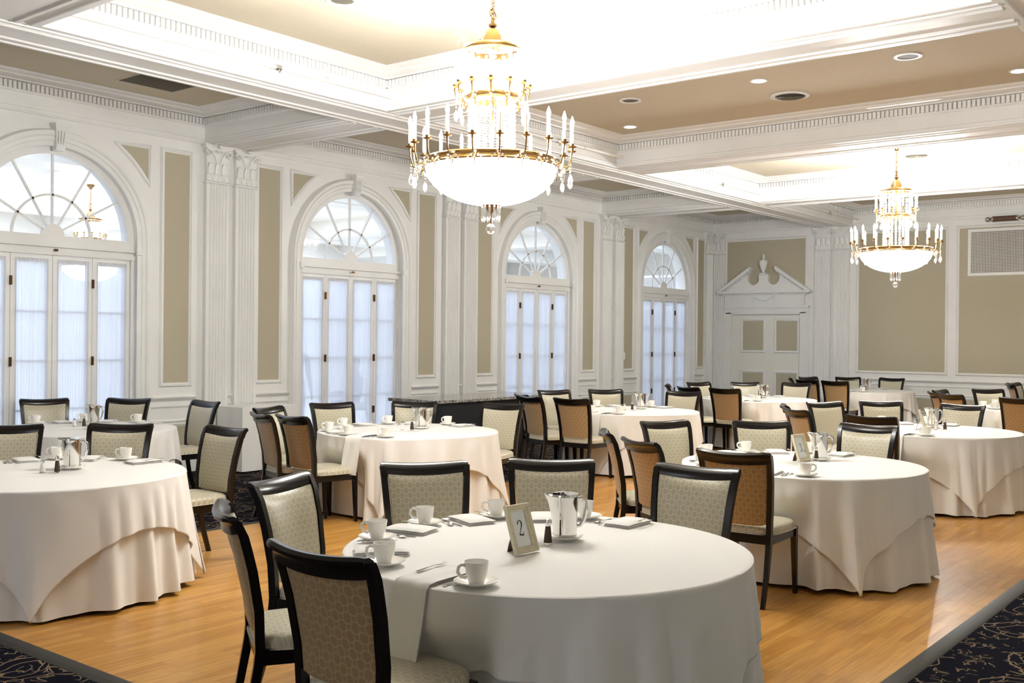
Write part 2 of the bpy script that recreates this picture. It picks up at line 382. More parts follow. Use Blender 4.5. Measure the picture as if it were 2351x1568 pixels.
def cap_mesh(w=.34):
    mb = MB(); dp = .07
    mb.loft([[(sx*(w/2+o), y, z) for sx, y in ((-1, 0), (-1, -dp-o), (1, -dp-o), (1, 0))] for o, z in ((-.01, 3.61), (-.012, 3.85), (.0, 3.98), (.02, 4.03))], True, True)
    # abacus with a hollow front edge
    for z0, z1, e in ((4.03, 4.05, .035), (4.05, 4.075, .05)):
        pts = [(-w/2-e, 0), (-w/2-e, -dp-e)]+[(-w/2-e+(w+2*e)*k/8, -dp-e+.03*math.sin(PI*k/8)) for k in range(1, 8)]+[(w/2+e, -dp-e), (w/2+e, 0)]
        mb.prism(pts, z0, z1, lambda a, b, z: (a, b, z))
    def leaf(xc, z0, h, wd, out):
        rows = []
        for k in range(7):
            t = k/6; hw = wd*(.75+.35*math.sin(PI*t))*(1 if k < 5 else (.8 if k == 5 else .5))
            y = -dp-.004-out*t**2.2; z = z0+h*(t if t < .84 else .84+(t-.84)*(-.5))
            rows.append([(xc-hw, y+.006, z), (xc-hw*.35, y-.006, z), (xc, y-.002, z), (xc+hw*.35, y-.006, z), (xc+hw, y+.006, z)])
        back = [[(x, y+.012, z) for x, y, z in reversed(r)] for r in rows]
        mb.loft([a+b for a, b in zip(rows, back)], True, True)
    for k in range(4): leaf(-w/2+.04+k*(w-.08)/3, 3.62, .105, .038, .03)
    for k in range(3): leaf(-w/2+.07+k*(w-.14)/2, 3.66, .22, .042, .035)
    for sx in (-1, 1):  # volutes
        c = (sx*(w/2-.02), -dp-.03, 3.965); pts = []; rr = []
        for k in range(26):
            a = k/25*3.6*PI; r = .052*(1-k/30)
            pts.append((c[0]+sx*r*math.cos(a), c[1]-.004*k/25, c[2]+r*math.sin(a))); rr.append(.010*(1-k/45))
        mb.tube(pts, rr, 5)
        mb.tube([(sx*.03, -dp-.01, 3.86), (sx*.06, -dp-.02, 3.93), (sx*(w/2-.06), -dp-.03, 3.99), (c[0]+sx*.04, c[1], 4.015)], [.006, .009, .010, .010], 5)
        s2 = [(sx*(.028+.022*math.cos(k*.5)*(1-k/20)), -dp-.025, 3.985+.022*math.sin(k*.5)*(1-k/20)) for k in range(16)]
        mb.tube(s2, .005, 4)
    mb.ball((0, -dp-.05, 4.045), .03, 8, 6, .8)
    return mb.mesh('capital', 'white', 35)
PM_, CM_ = pil_mesh(), cap_mesh()
def pilaster(x, y, rz, parent):
    o = bpy.data.objects.new('pilaster', PM_); COL.objects.link(o); o.parent = parent; o.location = (x, y, 0); o.rotation_euler = (0, 0, rz)
    c = bpy.data.objects.new('capital', CM_); COL.objects.link(c); c.parent = o
for p in PIL:
    for s in (-.22, .22): pilaster(p+s, YL, 0, wl)
pilaster(21.06, YL, 0, wl)
for yy in (11.0, 8.57, 8.17, 1.83, 1.42): pilaster(XF, yy, -PI/2, wf)
# windows
def window(i, xc):
    p = [(xc-1, 0, -1, 0), (xc-1, OZ, -1, 0)] 
    path = [((-1, 0), 0)]+[((math.cos(PI-PI*k/36), math.sin(PI-PI*k/36)), OZ) for k in range(37)]+[((1, 0), 0)]
    prof = [(0, -.005), (0, .03), (.012, .036), (.05, .036), (.06, .046), (.10, .046), (.11, .058), (.135, .07), (.165, .066), (.18, .03), (.19, 0)]
    rings = [[TL(xc+dx*(OW+o), z+dz*(OW+o), d) for o, d in prof] for (dx, dz), z in path]
    w = structure(MB().loft(rings, False, False).build('window_%d' % i, 'white', None, 35))
    # keystone
    mb = MB(); 
    mb.loft([[TL(xc+sx*hw, z, d) for sx, d in ((-1, 0), (-1, dd), (1, dd), (1, 0))] for z, hw, dd in ((OZ+.93, .05, .075), (OZ+1.0, .055, .095), (OZ+1.04, .05, .08), (OZ+1.12, .062, .10), (OZ+1.17, .075, .12), (OZ+1.2, .085, .13), (OZ+1.22, .085, .13))], True, True)
    for k in (-.03, 0, .03): mb.tube([TL(xc+k, OZ+.99, .098), TL(xc+k*1.2, OZ+1.14, .112)], .007, 5)
    mb.build('keystone', 'white', w, 35)
    # frame of the fanlight
    yo = -.10
    mb = MB()
    def ringseg(r0, r1, d0, d1, t0=0, t1=PI, n=36):
        rr = [[TL(xc+r*math.cos(t), OZ+r*math.sin(t), d+yo) for r, d in ((r0, d0), (r1, d0), (r1, d1), (r0, d1))] for t in [t0+(t1-t0)*k/n for k in range(n+1)]]
        mb.loft(rr, True, True)
    ringseg(.90, .985, -.02, .05); ringseg(.44, .465, -.012, .018)
    for a in (30, 60, 90, 120, 150):
        t = math.radians(a); c, s = math.cos(t), math.sin(t)
        vs = []
        for r in (.10, .905):
            for o, d in ((-.011, -.012), (.011, -.012), (.011, .018), (-.011, .018)): vs.append(TL(xc+r*c-o*s, OZ+r*s+o*c, d+yo))
        mb.add(vs, [(0, 1, 2, 3), (7, 6, 5, 4), (0, 4, 5, 1), (1, 5, 6, 2), (2, 6, 7, 3), (3, 7, 4, 0)])
    mb.prism([(xc+.13*math.cos(PI*k/12), OZ+.13*math.sin(PI*k/12)) for k in range(13)], -.02+yo, .035+yo, TL)
    mb.build('fanlight_frame', 'white', w, 40)
    mb = MB(); g = [TL(xc+.9*math.cos(PI*k/24), OZ+.9*math.sin(PI*k/24), yo) for k in range(25)]; mb.add(g, [tuple(range(25))])
    mb.build('fanlight_glass', 'glass', w)
    mb = MB()
    mb.box(xc-OW, xc+OW, YL+.05, YL+.13, 2.65, 2.78); mb.box(xc-OW, xc+OW, YL+.035, YL+.14, 2.56, 2.655); mb.box(xc-OW-.01, xc+OW+.01, YL+.0, YL+.14, 2.645, 2.675)
    mb.build('transom', 'white', w)
    mb = MB()
    for s in (-1, 1):
        mb.box(*sorted((xc+s*OW, xc+s*.945)), YL+.05, YL+.14, 0, 2.56)
        mb.box(*sorted((xc+s*(OW-.02), xc+s*(OW+.045))), YL-.06, YL-.03, 2.62, 2.70)
    mb.box(xc-.945, xc+.945, YL+.03, YL+.14, 0, .035)
    mb.build('door_jamb', 'white', w)
    for k in range(4):
        x0 = xc-.945+k*.4725; x1 = x0+.4725-.004; st = .068; y0, y1 = YL+.07, YL+.11
        mb = MB()
        mb.box(x0, x0+st, y0, y1, .03, 2.565); mb.box(x1-st, x1, y0, y1, .03, 2.565)
        mb.box(x0+st, x1-st, y0, y1, .04, .30); mb.box(x0+st, x1-st, y0, y1, 2.47, 2.555)
        for z in (.845, 1.385, 1.93): mb.box(x0+st, x1-st, y0+.008, y1-.008, z-.011, z+.011)
        lf = mb.build('door_leaf', 'white', w)
        MB().box(x0+st, x1-st, YL+.088, YL+.091, .30, 2.47).build('door_glass', 'glass', lf)
        # gathered sheer with a ruffled heading
        rnd = random.Random(i*10+k); n = 60; xs0, xs1 = x0+st-.02, x1-st+.02; ph = rnd.random()*6
        rows = []; zs = [2.515, 2.49, 2.475, 2.46, 2.2, 1.6, 1.0, .45, .27]
        for j, z in enumerate(zs):
            a = .006 if j < 4 else .011+.004*j/8
            row = []
            for q in range(n+1):
                t = q/n; xx = xs0+(xs1-xs0)*t+(.006*math.sin(j*1.3+ph) if j > 3 else 0)*math.sin(PI*t)
                if j > 4: xx += (.5-t)*.012*math.sin(PI*(j-4)/4)
                yy = YL+.055-a*math.sin(t*(17+3*math.sin(ph))*2*PI*.62+ph+math.sin(t*9+ph)*.8)-(.004 if j in (1, 3) else 0)
                row.append((xx, yy, z))
            rows.append(row)
        MB().loft(rows, False, False).build('curtain', 'sheer', lf, 60)
    for s in (-.4725, .4725):
        for z in (.62, 1.38, 2.26):
            MB().box(xc+s-.012, xc+s+.010, YL+.045, YL+.072, z-.05, z+.05).build('hinge', 'brass', w)
    mb = MB(); mb.box(xc-.02, xc+.02, YL-.008, YL+.01, 2.60, 2.625); mb.build('catch', 'brass', w)
for i, xc in enumerate(WIN): window(i+1, xc)
# far wall: panels, vent surround, door
panel(rect(8.97, 10.80, 2.30, 3.88), TF, wf)
for a, b in ((6.10, 7.82), (4.03, 5.85), (2.10, 3.80)): panel(rect(a, b, 1.09, 3.90), TF, wf)
for a, b in ((6.10, 7.82), (4.03, 5.85), (2.10, 3.80)): panel(rect(a, b, .32, .57), TF, wf)
run(2.0, 7.97, TF, wf); run(-1.2, 1.2, TF, wf)
# rear and right walls carry the same plain rail
TR = lambda a, z, d: (a, YR+d, z)
run(XB, XF, TR, wr)
for xc in (-2.98, 1.48, 5.92, 10.37, 14.82, 19.27): panel(rect(xc-1.5, xc+1.5, 1.10, 3.9), TR, wr)
# door
dr = MB().box(XF+.03, XF+.10, DY_0, DY_1, 0, DH).build('door_1', 'frieze'); structure(dr)
TD = lambda a, z, d: (XF+.03-d, a, z)
for a, b in ((9.15, 9.63), (9.93, 10.42)):
    for z0, z1 in ((1.47, 2.12), (.30, .985)): panel(rect(a, b, z0, z1), TD, dr)
mb = MB()
for a0, a1 in ((DY_0-.16, DY_0), (DY_1, DY_1+.16)):
    mb.box(XF-.035, XF, a0, a1, 0, DH+.02); 
mb.box(XF-.035, XF, DY_0-.16, DY_1+.16, DH, DH+.14)
mb.box(XF-.05, XF, DY_0-.20, DY_0-.13, 0, DH+.14); mb.box(XF-.05, XF, DY_1+.13, DY_1+.20, 0, DH+.14)
mb.box(XF-.06, XF, DY_0-.2, DY_1+.2, DH+.12, DH+.17)
mb.build('door_casing', 'white', dr)
mb = MB(); yc = 9.89; hw = 1.08; zb = 2.72
mb.box(XF-.07, XF, yc-.93, yc+.93, 2.45, zb)
mb.box(XF-.10, XF, yc-.97, yc+.97, zb-.04, zb)
for k in range(40): mb.box(XF-.115, XF-.1, yc-.96+k*.048, yc-.932+k*.048, zb-.032, zb-.006)
mb.box(XF-.17, XF, yc-hw, yc+hw, zb, zb+.045)
for s in (-1, 1):
    # raking cornice ends in the broken scroll
    p0, p1 = (s*hw, zb+.045), (s*.30, 3.30)
    L = [(p0[0], p0[1]), (p1[0], p1[1]), (p1[0]-s*.02, p1[1]-.07), (p0[0]-s*.10, p0[1])]
    mb.prism([(yc+a, z) for a, z in L], 0, .17, lambda a, z, d: (XF-d, a, z))
    for k in range(17):
        t = (k+.8)/18; a = p0[0]+(p1[0]-p0[0])*t-s*.035; z = p0[1]+(p1[1]-p0[1])*t-.072
        mb.box(XF-.13, XF-.06, yc+a-.012, yc+a+.012, z-.03, z+.03)
    # tympanum with the round bite
    pts = [(s*(hw-.14), zb+.045), (s*.33, 3.22)]
    for k in range(15):
        t = math.radians(60-k*17); pts.append((s*(.235+.14*math.cos(t)), 3.06+.16*math.sin(t))) if k < 14 else None
    pts += [(s*.11, 3.07), (s*.12, 3.12), (0, 3.12), (0, zb+.045)]
    mb.prism([(yc+a, z) for a, z in pts], 0, .09, lambda a, z, d: (XF-d, a, z))
mb.build('door_pediment', 'white', dr, 30)
mb = MB(); mb.lathe([(.001, 3.12), (.10, 3.12), (.09, 3.15), (.035, 3.17), (.03, 3.20), (.055, 3.24), (.085, 3.34), (.092, 3.41), (.085, 3.43), (.04, 3.44), (.025, 3.47), (.028, 3.53), (.012, 3.57), (.001, 3.575)], 18, (XF-.09, yc, 0), cap=False)
mb.build('pediment_urn', 'white', dr, 50)
mb = MB(); mb.tube([(XF-.08, yc-.24+.48*k/16, 2.66-.10*math.sin(PI*k/16)) for k in range(17)], [.012+.012*math.sin(PI*k/16) for k in range(17)], 6)
for s in (-1, 1): mb.tube([(XF-.08, yc+s*.24, 2.67), (XF-.08, yc+s*.255, 2.60), (XF-.078, yc+s*.25, 2.53)], [.018, .014, .006], 6)
mb.build('carved_swag', 'white', dr, 50)
# ceiling, beams and cornices
structure(MB().box(XB-.1, XF+.2, YR-.2, YL+.3, ZC, ZC+.1).build('ceiling', 'ceil'))
ceil = bpy.data.objects['ceiling']
RIDGE = [(.335, 0), (.30, .0), (.295, -.012), (.275, -.012), (.27, .0), (.20, .018), (.195, .0), (.185, -.014), (.15, -.014), (.14, .0)]
def soffit(mb, c, a0, a1, alongx):
    prof = [(o, ZB+dz) for o, dz in RIDGE]+[(-o, ZB+dz) for o, dz in reversed(RIDGE)]
    prof = [(.335, ZC)]+prof+[(-.335, ZC)]
    mb.loft([[(a, c+o, z) if alongx else (c+o, a, z) for o, z in prof] for a in (a0, a1)], True, True)
for y0, y1 in BY:
    mb = MB(); soffit(mb, (y0+y1)/2, XB, XF, True); mb.build('ceiling_beam', 'white', ceil, 30)
ysegs = [(YR, 1.25), (1.92, 7.96), (8.63, YL)]
for bx in BX:
    for a, b in ysegs:
        mb = MB(); soffit(mb, bx, a, b, False); mb.build('ceiling_beam', 'white', ceil, 30)
xs = [XB]+[v for b in BX for v in (b-BH, b+BH)]+[XF]
CP = [(0, 4.07), (.025, 4.072), (.028, 4.085), (.02, 4.095), (.02, 4.125), (.008, 4.135), (.008, 4.28), (.025, 4.29), (.03, 4.30), (.032, 4.387), (.075, 4.389), (.08, 4.402), (.125, 4.405), (.15, 4.418), (.19, 4.421), (.195, 4.432), (.24, 4.44), (.27, 4.45), (.275, 4.455), (.30, 4.4585)]
for i in range(0, len(xs), 2):
    for a, b in ysegs:
        if xs[i] > 20: continue
        rc = [(xs[i], a), (xs[i+1], a), (xs[i+1], b), (xs[i], b)]
        MB().loft([[(x, y, z) for x, y in offset(rc, -o)] for o, z in CP], True, False).build('cornice', 'white', ceil, 25)
        mb = MB(); (X0, Y0), _, (X1, Y1), _ = offset(rc, -.03)
        sp = .05
        n = int((X1-X0)/sp)
        for k in range(n):
            x = X0+(X1-X0)*(k+.5)/n
            mb.box(x-.0165, x+.0165, Y0, Y0+.034, 4.305, 4.38); mb.box(x-.0165, x+.0165, Y1-.034, Y1, 4.305, 4.38)
        n = int((Y1-Y0)/sp)
        for k in range(n):
            y = Y0+(Y1-Y0)*(k+.5)/n
            mb.box(X0, X0+.034, y-.0165, y+.0165, 4.305, 4.38); mb.box(X1-.034, X1, y-.0165, y+.0165, 4.305, 4.38)
        mb.build('dentil_band', 'white', ceil)
# neighbouring hall seen through the glass
G0, G1, GY = -6, 30, 24
mb = MB(); mb.box(G0, G1, YL+.32, GY, -.05, 0); structure(mb.build('floor', 'frieze'))
mb = MB(); mb.box(G0, G1, YL+.32, GY, ZC, ZC+.1)
for x in (4, 8.2, 12.7, 17.1, 22): mb.box(x-.33, x+.33, YL+.32, GY, ZB, ZC+.02)
for y in (14.3, 20): mb.box(G0, G1, y-.33, y+.33, ZB-.012, ZC+.01)
structure(mb.build('ceiling', 'frieze'))
mb = MB(); mb.box(G0, G1, GY, GY+.1, 0, ZC); structure(mb.build('wall_back', 'frieze'))
mb = MB(); mb.box(G1, G1+.1, YL+.3, GY, 0, ZC); structure(mb.build('wall_side', 'frieze'))
mb = MB(); mb.box(G0-.1, G0, YL+.3, GY, 0, ZC); structure(mb.build('wall_end', 'frieze'))
# ---------------------------------------------------------------- chandeliers
def chandelier():
    r = empty('chandelier')
    MB().lathe([(.001, 4.46), (.07, 4.46), (.065, 4.43), (.03, 4.40), (.02, 4.37), (.001, 4.37)], 20, cap=False).build('canopy', 'gold', r, 50)
    mb = MB(); z = 4.37; k = 0
    while z > 4.07:
        a = k*PI/2; mb.tube([(.012*math.cos(t)*math.cos(a), .012*math.cos(t)*math.sin(a), z-.02+.024*math.sin(t)) for t in [2*PI*q/10 for q in range(10)]], .004, 5, True); z -= .036; k += 1
    mb.tube([(.035*math.cos(t), .01*math.sin(t), 4.075+.035*math.sin(t)) for t in [2*PI*q/14 for q in range(14)]], .006, 5, True)
    mb.build('chain', 'gold', r, 60)
    MB().lathe([(.001, 4.05), (.012, 4.05), (.015, 4.01), (.03, 4.0), (.03, 3.985), (.012, 3.98), (.045, 3.955), (.07, 3.90), (.078, 3.84), (.085, 3.82), (.075, 3.81), (.001, 3.81)], 20, cap=False).build('bell_top', 'gold', r, 50)
    MB().lathe([(.012, 2.62), (.012, 3.84)], 8).build('stem', 'gold', r, 60)
    def band(R, z0, z1, name='ring'):
        zs = z1-z0; MB().lathe([(R-.02, z0), (R+.002, z0), (R+.012, z0+zs*.15), (R+.004, z0+zs*.35), (R+.004, z0+zs*.65), (R+.014, z0+zs*.85), (R+.004, z1), (R-.02, z1), (R-.02, z0)], 48, cap=False).build(name, 'gold', r, 35)
    band(.49, 2.935, 3.0); band(.20, 3.43, 3.475); band(.205, 3.79, 3.83)
    # glowing bead bowl
    prof = [(.018, 2.665)]+[(.485*math.sin(t), 2.945-.285*math.cos(t)) for t in [PI/2*k/22 for k in range(1, 23)]]
    MB().lathe([(R*(1+.012*(j % 2)), z) for j, (R, z) in enumerate(prof)], 56, cap=False).build('crystal_bowl', 'bowl', r, 20)
    MB().lathe([(.001, 2.60), (.02, 2.615), (.05, 2.65), (.075, 2.665), (.08, 2.68), (.001, 2.70)], 20, cap=False).build('bottom_cup', 'gold', r, 50)
    drop = MB().lathe([(.001, 0), (.006, -.004), (.009, -.02), (.007, -.08), (.011, -.10), (.001, -.125)], 6, cap=False).mesh('crystal_drop', 'crystal')
    for k in range(12):
        a = 2*PI*k/12; o = bpy.data.objects.new('crystal_drop', drop); COL.objects.link(o); o.parent = r; o.location = (.066*math.cos(a), .066*math.sin(a), 2.665)
    MB().ball((0, 0, 2.49), .04, 12, 8).build('crystal_ball', 'crystal', r)
    MB().lathe([(.003, 2.53), (.006, 2.56), (.004, 2.60)], 6).build('finial', 'gold', r)
    # crystal column and upper basket
    st = MB()
    for q in range(24): st.ball((0, 0, -.04*q), .017 if q % 2 else .013, 6, 4)
    sm = st.mesh('crystal_strand', 'crystal')
    for k in range(20):
        a = 2*PI*k/20; o = bpy.data.objects.new('crystal_strand', sm); COL.objects.link(o); o.parent = r
        o.location = (.165*math.cos(a), .165*math.sin(a), 3.425); o.scale = (1, 1, .48)
    s2 = MB()
    for q in range(9): s2.ball((0, 0, -.04*q), .017 if q % 2 else .013, 6, 4)
    s2m = s2.mesh('crystal_strand', 'crystal')
    for k in range(20):
        a = 2*PI*(k+.5)/20; o = bpy.data.objects.new('crystal_strand', s2m); COL.objects.link(o); o.parent = r; o.location = (.195*math.cos(a), .195*math.sin(a), 3.79)
    pl = MB().tube([(0, 0, 0), (.02, 0, .05), (.045, 0, .085), (.075, 0, .095), (.09, 0, .075), (.08, 0, .06)], [.009, .007, .005, .004, .003, .003], 5).mesh('crystal_plume', 'crystal', 60)
    for k in range(8):
        a = 2*PI*(k+.3)/8; o = bpy.data.objects.new('crystal_plume', pl); COL.objects.link(o); o.parent = r; o.location = (.20*math.cos(a), .20*math.sin(a), 3.82); o.rotation_euler = (0, 0, a)
    # candle arms
    def arm(R0, R1, za, zc):
        m = MB(); dz = zc-za
        m.tube([(R0, 0, za), (R0+(R1-R0)*.35, 0, za-.035), (R0+(R1-R0)*.75, 0, za-.03), (R1-.005, 0, za+dz*.35), (R1, 0, zc-.005)], [.007, .006, .006, .006, .008], 6)
        m.tube([(R0+(R1-R0)*(.45+.12*math.cos(t)*1.2), 0, za-.05+.03*math.sin(t)) for t in [k*.6 for k in range(9)]], .004, 5)
        m.lathe([(.004, -.03), (.010, -.012), (.007, -.006), (.030, .0), (.034, .006), (.014, .006), (.016, .026), (.001, .026)], 12, (R1, 0, zc), cap=False)
        return m.mesh('arm', 'gold', 45)
    cnd = MB().lathe([(.013, 0), (.0125, .13), (.001, .132)], 10).mesh('candle', 'candle', 40)
    blb = MB().lathe([(.006, 0), (.014, .015), (.0155, .03), (.010, .052), (.001, .075)], 8, cap=False).mesh('bulb', 'bulb', 60)
    pend = MB()
    for q in range(3): pend.ball((0, 0, -.022*q), .008, 6, 4)
    pend.lathe([(.001, -.062), (.014, -.085), (.020, -.115), (.012, -.140), (.001, -.150)], 6, cap=False)
    pm = pend.mesh('crystal_drop', 'crystal')
    sw = MB()
    for q in range(9):
        t = q/8; sw.ball((.02*math.sin(PI*t), -.075+.15*t, -.065*math.sin(PI*t)), .0085, 6, 4)
    swm = sw.mesh('bead_swag', 'crystal')
    for n, R0, R1, za, zc, off in ((20, .50, .60, 2.965, 3.075, .5), (12, .20, .275, 3.45, 3.53, .25)):
        am = arm(R0, R1, za, zc)
        for k in range(n):
            a = 2*PI*(k+off)/n
            o = bpy.data.objects.new('arm', am); COL.objects.link(o); o.parent = r; o.rotation_euler = (0, 0, a)
            c = bpy.data.objects.new('candle', cnd); COL.objects.link(c); c.parent = o; c.location = (R1, 0, zc+.02)
            b = bpy.data.objects.new('bulb', blb); COL.objects.link(b); b.parent = o; b.location = (R1, 0, zc+.152)
            d = bpy.data.objects.new('crystal_drop', pm); COL.objects.link(d); d.parent = o; d.location = (R1-.01, 0, za-.02)
            s = bpy.data.objects.new('bead_swag', swm); COL.objects.link(s); s.parent = r; s.rotation_euler = (0, 0, a+PI/n)
            s.location = ((R0+.02)*math.cos(a+PI/n), (R0+.02)*math.sin(a+PI/n), za+.01)
    return r
def chandelier_lights(x, y, scale=1.0):
    for k in range(7):
        a = 2*PI*k/7; light('candle_light', 'POINT', (x+.60*math.cos(a), y+.60*math.sin(a), 3.27), E_LOW*scale, LAMP, .03)
    for k in range(4):
        a = 2*PI*(k+.5)/4; light('candle_light', 'POINT', (x+.275*math.cos(a), y+.275*math.sin(a), 3.72), E_UP*scale, LAMP, .03)
ch = chandelier(); ch.location = (5.95, 4.94, 0)
tag(ch, 'large lit crystal and brass chandelier with candle arms, nearest, above the front table', 'chandelier', 'crystal chandeliers')
c2 = copy_tree(ch); c2.location = (14.87, 4.94, 0); tag(c2, 'smaller-looking lit crystal chandelier farther back, before the far wall panels')
c3 = copy_tree(ch); c3.location = (10.3, 18.2, 0); tag(c3, 'chandelier glimpsed through the first arched window in the next hall')
chandelier_lights(5.95, 4.94); chandelier_lights(14.87, 4.94); 
light('bowl_light', 'POINT', (10.3, 18.2, 3.3), 60, LAMP, .3)
# ---------------------------------------------------------------- ceiling fittings
def downlight(x, y, label):
    e = empty('recessed_downlight', (x, y, ZC), label=label, cat='ceiling light', group='recessed downlights')
    MB().lathe([(.10, -.001), (.10, -.008), (.078, -.008), (.07, .0)], 28, cap=False).build('trim_ring', 'white', e, 40)
    MB().lathe([(.001, -.004), (.072, -.004)], 24, cap=False).build('lamp_lens', 'down', e)
    light('downlight', 'SPOT', (x, y, ZC-.02), E_SPOT, WARM, .06, spot=math.radians(110), blend=.8)
downlight(10.37, 4.91, 'lit recessed downlight beside the round black vent')
downlight(11.55, 2.61, 'lit recessed downlight cut by the right edge of the photo')
downlight(11.63, 7.31, 'lit recessed downlight nearest the corner, right of the big chandelier')
def speaker(x, y, label, R=.13):
    e = empty('ceiling_speaker', (x, y, ZC), label=label, cat='speaker', group='round ceiling speakers')
    MB().lathe([(R, -.001), (R, -.012), (R-.03, -.014), (R-.035, -.006)], 28, cap=False).build('rim', 'white', e, 40)
    MB().lathe([(.001, -.008), (R-.033, -.006)], 28, cap=False).build('mesh_cover', 'grille', e)
speaker(10.34, 6.50, 'round ceiling speaker between two downlights, above the big chandelier right side')
speaker(10.32, 3.33, 'round white-rimmed ceiling speaker, rightmost in the lit tan bay')
speaker(5.87, 6.49, 'white ceiling speaker cut by the top edge above the big chandelier', .13)
def round_vent(x, y, label, R=.17):
    e = empty('round_air_vent', (x, y, ZC), label=label, cat='vent', group='round ceiling vents')
    MB().lathe([(R+.05, -.001), (R+.045, -.014), (R, -.018), (R-.005, -.004)], 32, cap=False).build('vent_rim', 'white', e, 40)
    MB().lathe([(.001, -.002), (R, -.002)], 32, cap=False).build('vent_throat', 'dark', e)
    mb = MB()
    for q in range(5):
        rr = R-.015-q*.03; mb.lathe([(rr, -.022), (rr-.016, -.006), (rr-.018, -.007), (rr-.002, -.024), (rr, -.022)], 32, cap=False)
    mb.build('vent_cone', 'grille', e, 40)
round_vent(11.2, 4.92, 'round air vent with dark louvre rings in the tan ceiling bay')
round_vent(15.87, 4.98, 'round grey vent on the ceiling beside the far chandelier chain')
round_vent(20.1, 4.95, 'dark round vent on the strip of ceiling before the far wall')
e = empty('rectangular_air_vent', (6.57, 10.24, ZC), label='dark rectangular slatted vent in the tan ceiling, upper left', cat='vent')
mould([(-.34, -.23), (.34, -.23), (.34, .23), (-.34, .23)], [(-.01, .001), (0, .01), (.02, .012), (.03, .001)], lambda a, b, d: (a, b, -d)).build('vent_rim', 'ceil', e, 40)
MB().box(-.34, .34, -.23, .23, -.002, -.001).build('vent_throat', 'dark', e)
mb = MB()
for k in range(17): 
    y = -.22+k*.0275; mb.box(-.34, .34, y, y+.012, -.008, -.003)
mb.build('vent_slats', 'grille', e)
# sprinkler pipes on the long beam
for x0, x1, lab in ((4.05, 7.84, 'white sprinkler pipe along the left side of the big bright coffer'), (8.51, 12.32, 'white sprinkler pipe in the tan bay behind the big chandelier'), (12.99, 16.79, 'white sprinkler pipe in the bright far coffer'), (17.46, 21.3, 'white sprinkler pipe in the last bay against the far wall')):
    e = empty('sprinkler_pipe', ((x0+x1)/2, 7.84, 4.20), label=lab, cat='pipe', group='sprinkler pipes'); h = (x1-x0)/2
    MB().tube([(-h, 0, 0), (h, 0, 0)], .021, 10).build('pipe', 'white', e, 60)
    for s in (-1, 1): MB().tube([(s*h-s*.002, 0, 0), (s*h-s*.018, 0, 0)], .045, 16).build('flange', 'white', e, 40)
    mb = MB(); mb.tube([(.35-.03, 0, 0), (.35+.03, 0, 0)], .03, 10); mb.tube([(.35, 0, 0), (.35, -.03, -.045)], .012, 8); mb.lathe([(.001, -.06), (.022, -.06), (.022, -.056), (.001, -.056)], 10, (.35, -.03, 0), cap=False)
    mb.build('sprinkler_head', 'satin', e, 40)
    mb = MB(); mb.box(.93, .955, -.03, .115, .018, .024); mb.box(.93, .955, -.03, -.024, -.02, .024); mb.tube([(.942, .03, .02), (.942, .03, .11)], .006, 6)
    mb.build('hanger', 'white', e)
# ---------------------------------------------------------------- far wall fittings
e = empty('wall_air_grille', (XF, 4.94, 3.42), label='large white framed wall grille with a dense square mesh, far wall right', cat='grille')
mould([(-.70, -.40), (.70, -.40), (.70, .40), (-.70, .40)], [(0, .004), (0, .018), (.045, .02), (.055, .004)], lambda a, b, d: (-d, a, b)).build('grille_frame', 'white', e, 40)
MB().box(-.004, 0, -.70, .70, -.40, .40).build('grille_throat', 'dark', e)
mb = MB()
for k in range(29): z = -.392+k*.028; mb.box(-.016, -.008, -.7, .7, z-.005, z+.005)
for k in range(51): y = -.69+k*.0276; mb.box(-.014, -.006, y-.0045, y+.0045, -.4, .4)
mb.build('grille_mesh', 'frieze', e)
c = copy_tree(e); c.location = (27, 16.1, 3.1); c.scale = (1, 1.1, 1.1); tag(c, 'grey wall grille glimpsed through the farthest arched window')
e = empty('wall_light', (XF, 5.0, 4.03), label='brass wall light with ball ends and a brown cylinder above the wall grille', cat='wall light')
mb = MB(); mb.tube([(-.12, -.33, 0), (-.12, .33, 0)], .012, 8); mb.box(-.1, 0, -.02, .02, -.01, .01); mb.build('rod', 'brass', e, 50)
for s in (-1, 1): MB().ball((-.12, s*.31, 0), .052, 16, 10).build('ball_finial', 'satin', e, 60)
MB().tube([(-.12, -.21, 0), (-.12, .21, 0)], .052, 20).build('lamp_shade', 'shade', e, 50)
mb = MB()
for s in (-1, 1): mb.tube([(-.12, s*.20, 0), (-.12, s*.23, 0)], .06, 20)
mb.build('shade_ring', 'satin', e, 50)
e = MB().box(-.04, .04, -.012, 0, -.07, .07).build('wall_switch', 'china', None, loc=(17.5, YL-.07, 1.36)); 
tag(e, 'small white wall switch on the paired pilasters left of the farthest window', 'switch')
